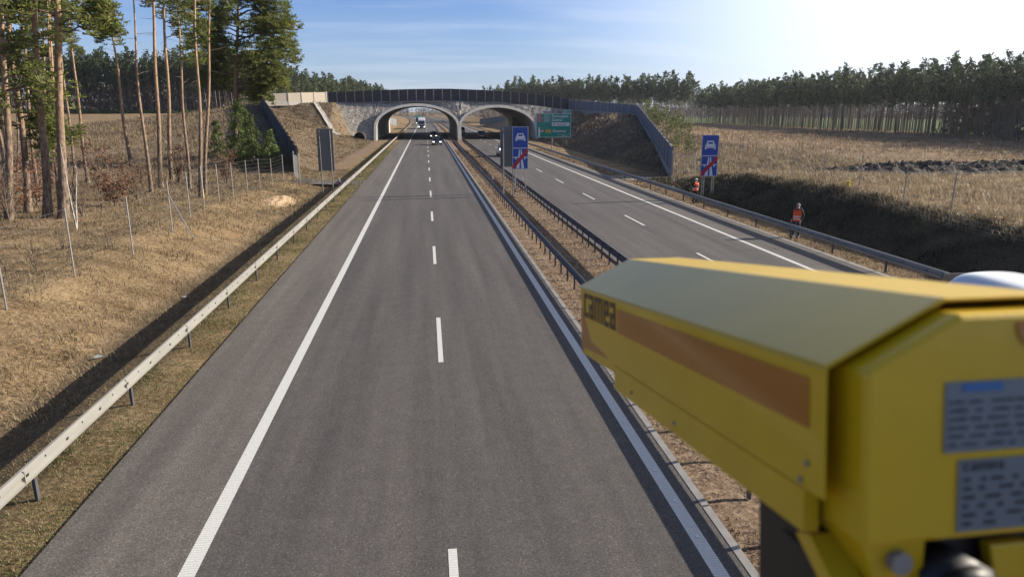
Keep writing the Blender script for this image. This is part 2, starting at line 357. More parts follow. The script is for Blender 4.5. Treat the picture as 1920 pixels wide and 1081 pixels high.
# ------------------------------------------------------------ ecoduct
def arcz(x,c,a,zs,rise):
    t=np.clip(1-((x-c)/a)**2,0,1); return zs+rise*t**.5
AR=[(-1.95,8.95,2.9,4.45),(16.2,8.35,2.7,4.35)]      # centre, half width, spring height, rise
def topz(x): # ground line under the screens
    return np.interp(x,[-22,-13,-6,5,16,24,33.6],[8.0,8.15,8.35,8.5,8.25,7.6,6.45])
eco=empty('wildlife_overpass',(6,165,0),0,'grey stone-faced wildlife overpass with two arched tunnels across the motorway','bridge')
E0=np.array([6,165,0.])
def face(sign,yb,name):
    cols=np.concatenate([np.arange(-22,33.8,.35),[-10.9001,-10.8999,7.0001,6.9999,7.8499,7.8501,24.5499,24.5501]]); cols=np.sort(cols); V=[]; n=22
    for x in cols:
        zt=float(topz(x)); zb=-.2
        for (c,a,zs,rs) in AR:
            if abs(x-c)<a+.25: zb=float(arcz(x,c,a+.25,zs,rs))+.3
        for j in range(n):
            z=zb+(zt-zb)*j/(n-1)
            y=0+ (z/8.)*6.4
            # slope swings outwards past the arches
            if x<-13: y-= ((-13-x)/9)**1.4*3.0*(1-z/8.5)
            if x>26: y-= ((x-26)/8)**1.3*4.5*(1-z/8.5)
            y+= -.5*math.exp(-((x-7.4)/2.2)**2)*(z/8) + .6*math.exp(-((x+2)/4)**2)*max(0,z-7)/1.3
            nx_=.07*math.sin(x*3.1+z*2.3)*math.sin(z*4.1-x*1.2)+random.uniform(-.05,.05)
            V.append((x-6,sign*(y+nx_)+yb-165,z))
    m=len(cols); V=np.array(V)
    Fq=[(i*n+j,(i+1)*n+j,(i+1)*n+j+1,i*n+j+1) for i in range(m-1) for j in range(n-1)]
    return npmesh(name,V,Fq,'rubble',eco,smooth=False)
face(1,162.8,'stone_face'); face(-1,224.2,'stone_face')
for (c,a,zs,rs) in AR:
    # tunnel lining with thickness, and a pale ring round each mouth
    outl=[]; inn=[]
    N=44
    for th,lst in ((0,inn),(.60,outl)):
        lst.append((c-a-th,-.2))
        for k in range(N+1):
            ang=math.pi*(1-k/N); lst.append((c+(a+th)*math.cos(ang),zs+(rs+th)*math.sin(ang)))
        lst.append((c+a+th,-.2))
    def lining(y0,y1,name,mat,th2,slope=0):
        mb=MB(); n=len(inn); o2=[(c+(x-c)*(1+th2*0),z) for x,z in outl]
        L=[]
        for Yq in (y0,y1):
            slope_=slope if Yq==(y0 if slope>0 else y1) else 0
            for lst in (inn,o2):
                for (x,z) in lst: L.append((x-6,Yq-165+slope_*(max(z,0)/8.),z))
        mb.add(L,[(i,i+1,2*n+i+1,2*n+i) for i in range(n-1)]+[(n+i,n+i+1,3*n+i+1,3*n+i) for i in range(n-1)]
               +[(i,i+1,n+i+1,n+i) for i in range(n-1)]+[(2*n+i,2*n+i+1,3*n+i+1,3*n+i) for i in range(n-1)])
        return mb.build(name,mat,eco)
    lining(169.4,217.6,'tunnel_lining','concrete',0)
    lining(161.8,169.39,'arch_ring','concrete_light',0,6.0); lining(217.61,225.2,'arch_ring','concrete_light',0,-6.0)
# soil on top
V=[];xsn=np.arange(-22,34,1.)
for x in xsn:
    z=float(topz(x))
    for y in (169.0,173,180,193.5,207,214,218.0): V.append((x-6,y-165,z+.1*math.sin(x*.7+y)))
n=7; Fq=[(i*n+j,(i+1)*n+j,(i+1)*n+j+1,i*n+j+1) for i in range(len(xsn)-1) for j in range(n-1)]
npmesh('soil_cover',V,Fq,'rubble',eco)
# concrete coping below the screens
for ysg,yb in ((1,169.7),(-1,217.3)):
    mb=MB()
    for x in np.arange(-21.8,33.4,2.):
        z0=float(topz(x)); z1=float(topz(x+2)); mb.add([(x-6,yb-165-.2,z0-.2),(x-4,yb-165-.2,z1-.2),(x-4,yb-165+.2,z1-.2),(x-6,yb-165+.2,z0-.2),(x-6,yb-165-.2,z0+.12),(x-4,yb-165-.2,z1+.12),(x-4,yb-165+.2,z1+.12),(x-6,yb-165+.2,z0+.12)],[(4,5,6,7),(0,1,5,4),(2,3,7,6),(1,2,6,5),(3,0,4,7)])
    mb.build('coping','concrete',eco)
def barrier(label,pts,mat,postmat,group,step=2.,stepped=False,pw=.16,th=.12,plinth=None,name='noise_barrier'):
    """pts: (x,y,zbottom,ztop) polyline; posts and panels between them"""
    P=np.array(pts,float); seg=np.linalg.norm(np.diff(P[:,:2],axis=0),axis=1); s=np.concatenate([[0],np.cumsum(seg)])
    n=max(1,int(round(s[-1]/step))); q=np.linspace(0,s[-1],n+1); Q=np.stack([np.interp(q,s,P[:,k]) for k in range(4)],1)
    r=empty(name,tuple(P[0,:3]),0,label,'noise barrier',group); o=P[0].copy(); 
    for i,(x,y,zb,zt) in enumerate(Q):
        d=Q[min(i+1,n)]-Q[max(i-1,0)]; a=math.atan2(d[1],d[0])
        zz=max(zt,Q[max(i-1,0)][3]) if stepped else zt
        mb=MB(); mb.box((0,0,(zz-zb+.1)/2-.2),(pw,pw+.06,zz-zb+.5),rz=a); p=mb.build('post',postmat,r); p.location=(x-o[0],y-o[1],zb-o[2])
    for i in range(n):
        A,B=Q[i],Q[i+1]; mb=MB(); ax=Vector((B[0]-A[0],B[1]-A[1],0)); L=ax.length; ax/=L; nrm=Vector((-ax.y,ax.x,0))
        if stepped: zt0=zt1=max(A[3],B[3]) ; zb0=zb1=min(A[2],B[2])-.1
        else: zt0,zt1,zb0,zb1=A[3],B[3],A[2],B[2]
        g=pw*.5+.01
        mb.prism([(g,zb0-A[2]),(L-g,zb1-A[2]),(L-g,zt1-A[2]),(g,zt0-A[2])],(0,0,0),ax,(0,0,1),nrm,th); mb.v=[tuple(Vector(v)-nrm*th/2) for v in mb.v]
        p=mb.build('panel',mat,r); p.location=(A[0]-o[0],A[1]-o[1],A[2]-o[2])
        if plinth:
            mb=MB(); mb.prism([(0,min(zb0,zb1)-.5-A[2]),(L,min(zb0,zb1)-.5-A[2]),(L,zb1-A[2]+.3),(0,zb0-A[2]+.3)],(0,0,0),ax,(0,0,1),nrm,th+.1); mb.v=[tuple(Vector(v)-nrm*(th/2+.05)) for v in mb.v]
            p=mb.build('plinth',plinth,r); p.location=(A[0]-o[0],A[1]-o[1],A[2]-o[2])
    return r
xs_=np.linspace(-21.8,33.6,28); tt=np.interp(xs_,[-21.8,-13,-4,5,14,24,33.6],[10.35,10.75,11.1,11.25,10.95,10.2,9.0])
barrier('long dark panelled screen with pale posts along the near edge of the overpass',[(x,169.7,float(topz(x)),t) for x,t in zip(xs_,tt)],'screen_panel','steel_post','noise barriers of the overpass')
barrier('dark panelled screen along the far edge of the overpass, behind the near screen',[(x,217.3,float(topz(x)),t-.45) for x,t in zip(xs_,tt)],'screen_panel','steel_post','noise barriers of the overpass',step=4)
# beige crest wall, left, and flared walls
barrier('sunlit beige concrete wall on the left crest of the overpass',[(-34.8,160.2,7.8,9.7),(-28,162.9,8.0,10.1),(-21.9,167.6,8.0,10.35)],'concrete_beige','concrete_light','noise barriers of the overpass',step=2.8,pw=.22,plinth='concrete_light')
barrier('dark stepped wall running down the left ramp to the metal gate',[(-12.5,72,.35,2.7),(-23.6,116,4.1,6.3),(-34.7,160,7.9,9.7)],'wall_panel_dark','wall_panel_dark','noise barriers of the overpass',step=4,stepped=True)
barrier('blue-grey wall on the right crest of the overpass',[(33.8,169.5,6.4,8.9),(38.5,157,5.85,8.1),(42.8,145.2,5.45,7.5)],'wall_panel','steel_post','noise barriers of the overpass',step=2.6,plinth='concrete')
barrier('blue-grey wall slanting down the right ramp to the roadside fence',[(42.8,145,5.45,7.5),(33.2,106.2,2.9,5.2),(23.6,67.5,.35,2.9)],'wall_panel','wall_panel','noise barriers of the overpass',step=4,plinth='concrete')
barrier('distant grey wall flaring out beyond the right tunnel mouth',[(47,227,5.5,7.7),(23.6,319.5,.3,2.9)],'wall_panel','steel_post','walls beyond the tunnel',step=6)
barrier('distant dark wall flaring out beyond the left tunnel mouth',[(-34.8,227,7.9,9.7),(-12.5,315,.3,2.9)],'wall_panel','steel_post','walls beyond the tunnel',step=6)
# drainage chute on the left slope
mb=MB(); prev=None
for i in range(24):
    t=i/23; x=-23.9+(-17.6+23.9)*t; y=164.2+(150-164.2)*t; z=hz(x,y)+.06
    if prev: 
        (a,b,c)=prev; d=Vector((x-a,y-b,0)).normalized(); nn=Vector((-d.y,d.x,0))*.45
        for s in(1,-1):
            mb.add([(a+nn.x*s*1.0,b+nn.y*s,c+.12),(x+nn.x*s,y+nn.y*s,z+.12),(x+nn.x*s*.75,y+nn.y*s*.75,z+.12),(a+nn.x*s*.75,b+nn.y*s*.75,c+.12)],[(0,1,2,3)])
        mb.add([(a-nn.x,b-nn.y,c-.1),(x-nn.x,y-nn.y,z-.1),(x+nn.x,y+nn.y,z-.1),(a+nn.x,b+nn.y,c-.1),(a-nn.x,b-nn.y,c+.04),(x-nn.x,y-nn.y,z+.04),(x+nn.x,y+nn.y,z+.04),(a+nn.x,b+nn.y,c+.04)],[(4,5,6,7),(0,1,5,4),(2,3,7,6)])
    prev=(x,y,z)
tag(mb.build('drainage_chute','concrete_light'),'pale concrete drainage chute running down the grass slope left of the tunnels','drain')
# culvert mouths
for x,y,lab in ((-14.2,156.9,'round black culvert mouth at the foot of the stone slope left of the tunnels'),(26.6,156.0,'round black culvert mouth behind the green direction sign')):
    r=empty('culvert_pipe',(x,y,0),0,lab,'culvert','culverts beside the tunnels'); mb=MB()
    n=20; R=1.05; V=[]
    for Yq in (0,5):
        for rr in (R,R+.1):
            for k in range(n): V.append((rr*math.cos(2*math.pi*k/n),Yq,.75+rr*math.sin(2*math.pi*k/n)))
    mb.add(V,[(k,(k+1)%n,n+(k+1)%n,n+k) for k in range(n)]+[(k,(k+1)%n,2*n+(k+1)%n,2*n+k) for k in range(n)]+[(n+k,n+(k+1)%n,3*n+(k+1)%n,3*n+k) for k in range(n)])
    mb.build('pipe','rubber',r); mb=MB(); mb.add([(R*math.cos(2*math.pi*k/n),4.,.75+R*math.sin(2*math.pi*k/n)) for k in range(n)],[tuple(range(n))]); mb.build('pipe_interior','black_hole',r)
# ------------------------------------------------------------ signs
CAR=[[(-.30,-.19),(-.30,.02),(-.24,.10),(-.17,.27),(.17,.27),(.24,.10),(.30,.02),(.30,-.19),(.22,-.19),(.22,-.12),(-.22,-.12),(-.22,-.19)]]
def blue_sign(name,label,x,y,z0,w,h,feet,truss=False,rz=0):
    zf=[hz(x+fx,y) for fx in feet]
    r=empty(name,(x,y,min(zf)),rz,label,'road sign','blue end-of-expressway signs'); b0=min(zf)
    Z=z0-b0; hh=h/2
    mb=MB(); mb.box((0,0,Z+h/2),(w,.05,h)); mb.build('panel',['sign_back'],r,bevel=.012)
    def layer(nm,poly,mat,off,bz=0): 
        m=MB(); m.prism(poly,(0,-.025-off,Z+bz),(1,0,0),(0,0,1),(0,-1,0),.004); return m.build(nm,mat,r)
    e=.035
    for bz,nm in ((hh,'car_board'),(0,'motorway_board')):
        m=MB(); m.prism([(-w/2+.01,.01),(w/2-.01,.01),(w/2-.01,hh-.01),(-w/2+.01,hh-.01)],(0,-.027,Z+bz),(1,0,0),(0,0,1),(0,-1,0),.004); brd=m.build(nm,'sign_white',r)
        m=MB(); m.prism([(-w/2+e,e),(w/2-e,e),(w/2-e,hh-e),(-w/2+e,hh-e)],(0,-.0315,Z+bz),(1,0,0),(0,0,1),(0,-1,0),.004); m.build('blue_field','sign_blue',brd)
        m=MB()
        def pr(poly,mi=0,lay=0): m.prism(poly,(0,-.036-.0045*lay,Z+bz),(1,0,0),(0,0,1),(0,-1,0),.004,mi)
        c=hh/2; s=w/1.2*1.25
        if nm=='car_board':
            pr([(px*s,py*s+c-.03) for px,py in CAR[0]])
            pr([(-.15*s,c+.08*s),(.15*s,c+.08*s),(.12*s,c+.18*s),(-.12*s,c+.18*s)],1,1)
            for sx in(-1,1): pr([(sx*.235*s-.04,c-.07*s),(sx*.235*s+.04,c-.07*s),(sx*.235*s+.04,c-.02*s),(sx*.235*s-.04,c-.02*s)],1,1)
            pr([(-.15*s,c-.10*s),(.15*s,c-.10*s),(.15*s,c-.08*s),(-.15*s,c-.08*s)],1,1)
            m.build('car_symbol',['sign_white','sign_blue'],brd)
        else:
            W=w/2
            for sx in (-1,1):
                pr([(sx*W*.50,.05),(sx*W*.12,.05),(sx*W*.07,hh*.50),(sx*W*.28,hh*.50)])
                pr([(sx*W*.27,hh*.60),(sx*W*.07,hh*.60),(sx*W*.045,hh*.93),(sx*W*.15,hh*.93)])
                pr([(sx*W*.50,hh*.46),(sx*W*.64,hh*.46),(sx*W*.64,hh*.55),(sx*W*.50,hh*.55)])
            pr([(-W*.93,hh*.545),(W*.93,hh*.545),(W*.93,hh*.585),(-W*.93,hh*.585)])
            m.build('motorway_symbol','sign_white',brd)
            m=MB(); pr([(-W*.97,.02),(-W*.97,.26),(W*.80,hh*.98),(W*.97,hh*.98),(W*.97,hh*.80),(-W*.80,.02)],0,1.2); m.build('red_bar','sign_red',brd)
    for fx,zz in zip(feet,zf):
        m=MB(); base=zz-b0-.1
        if truss:
            m.tube([(fx-.10,.10,base),(fx-.10,.10,Z+h*.9)],.03,8); m.tube([(fx+.10,.22,base),(fx+.10,.22,Z+h*.6)],.03,8)
            k=0; z=base+.15
            while z<Z+h*.5: m.tube([(fx-.10,.10,z),(fx+.10,.22,z+.35)] if k%2 else [(fx+.10,.22,z),(fx-.10,.10,z+.35)],.014,5); z+=.35; k+=1
        else: m.tube([(fx,.10,base),(fx,.10,Z+h*.95)],.038,8); m.tube([(fx+.02,.26,base),(fx+.02,.16,Z+.5)],.025,8)
        m.build('post','steel_post',r)
    return r
blue_sign('road_sign','blue end-of-expressway sign with red diagonal bar standing in the median',6.97,53.7,2.04,1.19,3.12,(-.55,.42))
blue_sign('road_sign','blue end-of-expressway sign with red diagonal bar on the right bank beside a man',20.28,50,1.69,1.26,2.94,(-.32,.42),truss=True)
def back_sign(label,x,y,z0,w,h,feet,gx=0):
    r=empty('road_sign',(x,y,-.05),0,label,'road sign','grey backs of signs facing away'); m=MB()
    m.box((0,.0,z0+h*.25+.05),(w,.045,h/2-.012)); m.box((0,.0,z0+h*.75+.05),(w,.045,h/2-.012)); m.build('panel','sign_back',r,bevel=.01)
    m=MB()
    for sx in (-1,1): m.box((sx*(w/2+.012),0,z0+h/2+.05),(.024,.07,h))
    m.build('panel_edge','steel_post',r)
    m=MB(); m.prism([(-w/2+.01,.01),(w/2-.01,.01),(w/2-.01,h-.01),(-w/2+.01,h-.01)],(0,.023,z0+.05),(1,0,0),(0,0,1),(0,1,0),.004); m.build('front_face','sign_blue',r)
    for fx in feet:
        m=MB(); m.tube([(fx,-.06,-.1),(fx,-.06,z0+h*.98)],.035,8); m.tube([(fx+.05,-.20,-.1),(fx+.02,-.20,z0+h*.82),(fx,-.08,z0+h*.86)],.03,8); m.build('post','steel_post',r)
    return r
back_sign('grey back of a tall road sign in the median, just left of the blue sign',6.27,55.5,2.08,1.22,3.08,(-.42,.5))
back_sign('grey back of a tall road sign on two posts behind the left guardrail',-8.02,59,1.64,1.22,3.3,(-.42,.40))
def text_mesh(txt,size,extrude=.004):
    cu=bpy.data.curves.new('t','FONT'); cu.body=txt; cu.size=size; cu.extrude=extrude; cu.resolution_u=3
    o=bpy.data.objects.new('t',cu); COL.objects.link(o); dg=bpy.context.evaluated_depsgraph_get(); dg.update()
    me=bpy.data.meshes.new_from_object(o.evaluated_get(dg)); bpy.data.objects.remove(o); return me
def put_text(nm,txt,size,x,z,mat,par,yoff,bold=0,sx=1.):
    me=text_mesh(txt,size); me.materials.clear(); me.materials.append(MATS[mat])
    for v in me.vertices:
        a,b,c=v.co; v.co=(a*sx+x,-yoff-c-.004,b+z)
    o=bpy.data.objects.new(nm,me); link(o,par); 
    if bold:
        s=o.modifiers.new('s','SOLIDIFY'); s.thickness=bold; s.offset=1
    return o
g=empty('direction_sign',(21.55,122,0),0,'large green direction sign with white place names in front of the overpass','road sign')
W,Z0,Z1=6.0,1.9,5.9
m=MB(); m.box((0,.05,(Z0+Z1)/2),(W,.10,Z1-Z0)); m.box((2.25,.05,Z1+.28),(1.5,.10,.58)); m.build('panel','sign_back',g)
def gl(nm,x0,x1,z0,z1,mat,off,par=g):
    m=MB(); m.prism([(x0,z0),(x1,z0),(x1,z1),(x0,z1)],(0,-off,0),(1,0,0),(0,0,1),(0,-1,0),.006); return m.build(nm,mat,par)
bd=gl('border',-3+.02,3-.02,Z0+.02,Z1-.02,'sign_white',.004); gl('green_field',-3+.08,3-.08,Z0+.08,Z1-.08,'sign_green',.011,bd)
b2=gl('exit_tab',1.52,2.98,Z1+.0,Z1+.56,'sign_white',.004); gl('green_field',1.57,2.93,Z1+.05,Z1+.51,'sign_green',.011,b2)
put_text('exit_number','17',.44,2.30,Z1+.12,'sign_white',b2,.020)
m=MB(); 
for pl in ([(1.68,Z1+.1),(1.78,Z1+.1),(1.86,Z1+.44),(1.80,Z1+.44)],[(1.98,Z1+.1),(2.08,Z1+.1),(1.96,Z1+.44),(1.90,Z1+.44)],[(1.90,Z1+.24),(2.12,Z1+.38),(2.16,Z1+.32),(2.22,Z1+.46),(2.06,Z1+.46),(2.1,Z1+.42),(1.88,Z1+.30)]): m.prism(pl,(0,-.019,0),(1,0,0),(0,0,1),(0,-1,0),.006)
m.build('exit_symbol','sign_white',b2)
for z,a,b_ in ((5.22,'S3','E65'),(4.57,'S6','E28')):
    p1=gl('route_shield',-2.8,-1.98,z-.10,z+.48,'sign_white',.019); gl('red_field',-2.77,-2.01,z-.07,z+.45,'sign_red',.026,p1); put_text('route_number',a,.46,-2.66,z+.02,'sign_white',p1,.034)
    p1=gl('route_shield',-1.68,-.62,z-.10,z+.48,'sign_white',.019); gl('green_field',-1.65,-.65,z-.07,z+.45,'sign_green',.026,p1); put_text('route_number',b_,.46,-1.56,z+.02,'sign_white',p1,.034)
put_text('place_name','Świnoujście',.60,-.38,5.24,'sign_white',g,.02,.012,.96); put_text('place_name','Gdańsk',.60,-.38,4.60,'sign_white',g,.02,.012)
p1=gl('white_box',-.32,2.72,3.82,4.38,'sign_white',.019)
m=MB(); c0=(.08,4.10)
for pl in ([(-.2,-.03),(.2,-.03),(.24,0),(.2,.03),(-.2,.03)],[(-.02,0),(-.10,.18),(-.04,.18),(.10,0),(-.04,-.18),(-.10,-.18)],[(-.2,0),(-.24,.09),(-.2,.09),(-.12,0),(-.2,-.09),(-.24,-.09)]): m.prism([(x+c0[0],z+c0[1]) for x,z in pl],(0,-.026,0),(1,0,0),(0,0,1),(0,-1,0),.006)
m.build('plane_symbol','ink_black',p1); put_text('place_name','Goleniów',.44,.48,3.94,'ink_black',p1,.034)
p1=gl('route_shield',-1.35,-.48,2.72,3.22,'sign_yellow',.019); put_text('route_number','142',.40,-1.27,2.83,'ink_black',p1,.026)
put_text('place_name','Chociwel',.60,-.20,2.78,'sign_white',g,.02,.012)
m=MB()
for pl in ([(-2.62,2.0),(-2.36,2.0),(-2.36,2.55),(-2.14,2.95),(-2.2,3.08),(-2.36,2.85),(-2.36,3.5),(-2.49,3.7),(-2.62,3.5)],): m.prism(pl,(0,-.018,0),(1,0,0),(0,0,1),(0,-1,0),.006)
m.build('lane_arrow','sign_white',g)
p1=gl('restriction_symbol',-2.12,-1.72,2.82,3.2,'sign_red',.019); gl('white_field',-2.05,-1.79,2.89,3.13,'sign_white',.026,p1)
p1=gl('distance_box',.78,2.92,1.98,2.42,'sign_white',.019); gl('green_field',.81,2.89,2.01,2.39,'sign_green',.026,p1); put_text('distance','500 m',.36,1.35,2.08,'sign_white',p1,.034)
m=MB(); m.tube([(-.22,.15,-.3),(-.22,.15,5.6)],.07,8); m.tube([(-.22,.5,-.3),(-.22,.5,5.0)],.05,8)
for k in range(9): m.tube([(-.22,.15,k*.55),(-.22,.5,k*.55+.27),(-.22,.15,k*.55+.55)],.02,5)
m.build('post','steel_post',g)
# small blue board seen through the left tunnel
r=empty('road_sign',(-17.5,330,0),0,'small distant blue and white board seen through the left tunnel','road sign'); m=MB(); m.box((0,0,3.2),(4.6,.1,3.0)); m.build('panel','sign_back',r)
m=MB(); m.box((0,-.06,3.2),(4.4,.01,2.8)); m.build('blue_field','sign_blue',r); m=MB(); m.box((0,-.07,3.9),(4.0,.01,.5)); m.box((0,-.07,3.0),(3.2,.01,.3)); m.build('white_field','sign_white',r)
for sx in(-1.5,1.5): m=MB(); m.tube([(sx,.1,-.2),(sx,.1,4.5)],.06,6); m.build('post','steel_post',r)
# delineator stubs
def stub(label,x,y,h=.85,red=True):
    r=empty('delineator_post',(x,y,hz(x,y)-.02),0,label,'delineator','red and white marker stubs by the rails'); m=MB()
    m.prism([(-.06,0),(.06,0),(.06,h-.07),(-.06,h)],(0,-.03,0),(1,0,0),(0,0,1),(0,1,0),.06); m.build('stub_body','plastic_white',r,bevel=.01)
    m=MB(); m.prism([(-.064,h*.42),(.064,h*.42),(.064,h*.66),(-.064,h*.74)],(0,-.034,0),(1,0,0),(0,0,1),(0,1,0),.068); m.build('red_band','plastic_red',r)
stub('red and white marker stub behind the left guardrail near the grey sign',-7.35,61.2,.95); stub('red and white marker stub behind the right guardrail, left of the men',19.9,56.2,1.1)
stub('red and white marker stub at the edge of the right carriageway beside the median rail',7.98,60,.95); stub('red and white marker stub in the median left of the grey sign post',5.6,61.7,.9)
r=empty('marker_post',(23.9,38.3,hz(23.9,38.3)),0,'short yellow pipe marker standing in the dry grass of the right field','marker post'); m=MB(); m.tube([(0,0,-.1),(0,0,.42)],.11,10); m.build('pipe','yellow_marker',r); m=MB(); m.tube([(0,0,.42),(0,0,.47)],.14,10); m.build('cap','yellow_marker',r)
r=empty('marker_post',(-14.8,49.2,hz(-14.8,49.2)),0,'thin post with a yellow foot near the left fence by the twin pines','marker post'); m=MB(); m.tube([(0,0,-.1),(0,0,1.9)],.035,8); m.build('pipe','steel_post',r); m=MB(); m.tube([(0,0,.0),(0,0,.6)],.05,8); m.build('yellow_sleeve','yellow_marker',r)
# ------------------------------------------------------------ fences
def fence(label,pts,hh,group,lean=0,wires=11,mesh_v=.3,braces=(),wr=.004,pr=.030):
    x0,y0=pts[0]; z0=hz(x0,y0); r=empty('wire_fence',(x0,y0,z0),0,label,'fence',group); pp=[]
    for (x,y) in pts:
        z=hz(x,y); m=MB(); m.tube([(0,0,-.15),(lean*hh,0,hh)],pr,7); p=m.build('post','steel_post',r); p.location=(x-x0,y-y0,z-z0); pp.append(Vector((x-x0,y-y0,z-z0)))
    for k in braces:
        m=MB(); d=(pp[k+1]-pp[k]).normalized() if k+1<len(pp) else Vector((0,-1,0)); m.tube([(0,0,hh*.75),(1.3,-1.2,-.1)],.03,6); p=m.build('brace','steel_post',r); p.location=pp[k]
    m=MB()
    for a,b in zip(pp[:-1],pp[1:]):
        for k in range(wires):
            z=.08+(hh-.12)*(k/(wires-1))**1.3; lo=Vector((lean*z,0,z)); m.tube([a+lo,(a+b)/2+lo+Vector((0,0,-.02)),b+lo],wr,3,cap=False)
        L=(b-a).length; n=int(L/mesh_v)
        for i in range(1,n):
            q=a+(b-a)*(i/n); m.tube([q+Vector((0,0,.08)),q+Vector((lean*hh,0,hh))],wr*.6,3,cap=False)
    m.build('wire_mesh','wire',r)
    return r
fence('wire wildlife fence on grey posts crossing the dry grass on the left',[(-12.2,9),(-12.3,13.5),(-12.4,17.5),(-12.35,21.6),(-12.3,25.7),(-12.0,30),(-12.1,35),(-12.5,39),(-13.0,43.2),(-13.2,47),(-13.3,50.8),(-13.2,54.4),(-13.1,58),(-13.0,62),(-12.8,66)],2.4,'wildlife fences beside the motorway',braces=(6,))
fence('wire wildlife fence on thin leaning posts along the crest of the right bank',[(22.6,16),(22.6,20),(22.7,24),(22.7,28.5),(22.9,32),(23.1,36),(23.3,40),(23.4,44),(23.6,48),(23.7,52),(23.8,56),(23.9,60),(23.8,64),(23.6,67)],2.4,'wildlife fences beside the motorway',lean=.02,pr=.024)
r=empty('metal_gate',(-12.6,70.2,0),0,'pale metal gate standing at the lower end of the dark left wall','gate'); 
for nm,pts in (('gate_frame',[[(0,0,.05),(0,0,2.35),(1.0,-3.2,2.35),(1.0,-3.2,.05),(0,0,.05)]]),('gate_post',[[(0,.1,-.2),(0,.1,2.6)],[(1.05,-3.35,-.2),(1.05,-3.35,2.6)]])):
    for pl in pts:
        m=MB(); m.tube(pl,.05 if nm=='gate_frame' else .07,6); m.build(nm,'steel_post',r)
m=MB()
for k in range(1,12): t=k/12; m.tube([(t,-3.2*t,.05),(t,-3.2*t,2.35)],.012,4)
m.build('gate_bars','steel_post',r)
r=empty('metal_gate',(23.5,67,0),0,'wire-filled metal gate between the right wall foot and the roadside fence','gate')
for nm,pts in (('gate_frame',[[(0,0,.05),(0,0,2.3),(1.2,-2.6,2.3),(1.2,-2.6,.05),(0,0,.05)]]),('gate_post',[[(0,.1,-.2),(0,.1,2.6)],[(1.25,-2.7,-.2),(1.25,-2.7,2.6)]])):
    for pl in pts: m=MB(); m.tube(pl,.04,6); m.build(nm,'steel_post',r)
m=MB()
for k in range(1,12): t=k/12; m.tube([(1.2*t,-2.6*t,.05),(1.2*t,-2.6*t,2.3)],.012,4)
m.build('gate_bars','steel_post',r)
# ------------------------------------------------------------ vehicles
simple('car_dark',(.012,.016,.028),.25,.2,.1,coat=1); simple('car_silver',(.45,.46,.48),.3,.6,.1,coat=.8); simple('car_white',(.78,.79,.80),.3,0,.03,coat=.8); simple('car_black',(.012,.012,.014),.3,.2,.1,coat=.8)
simple('glass_dark',(.015,.018,.022),.06,0,.1,spec=.8); simple('lamp_glass',(.85,.85,.8),.1); simple('tail_red',(.4,.01,.01),.2); simple('truck_white',(.75,.76,.77),.4); simple('truck_green',(.03,.22,.14),.4); simple('rim',(.4,.4,.42),.35,.8); simple('plate',(.7,.7,.66),.5)
m,nt,b=newmat('headlamp_lit'); b.inputs['Base Color'].default_value=(1,1,.95,1); b.inputs['Emission Color'].default_value=(1,.97,.9,1); b.inputs['Emission Strength'].default_value=2.2
def wheel(par,x,y,r=.34,w=.22):
    m=MB(); n=20; V=[]
    for xx,rr in ((-w/2,r-.03),(-w/2+.03,r),(w/2-.03,r),(w/2,r-.03),(w/2,.55*r),(-w/2,.55*r)):
        for k in range(n): V.append((xx,rr*math.cos(2*math.pi*k/n),rr*math.sin(2*math.pi*k/n)))
    m.add(V,[(i*n+k,i*n+(k+1)%n,((i+1)%6)*n+(k+1)%n,((i+1)%6)*n+k) for i in range(6) for k in range(n)])
    wl=m.build('wheel','rubber',par,True); wl.location=(x,y,r)
    m=MB(); 
    for s in(-1,1): m.add([(s*(w/2-.02),.56*r*math.cos(2*math.pi*k/n),.56*r*math.sin(2*math.pi*k/n)) for k in range(n)],[tuple(range(n))])
    m.build('rim','rim',wl)
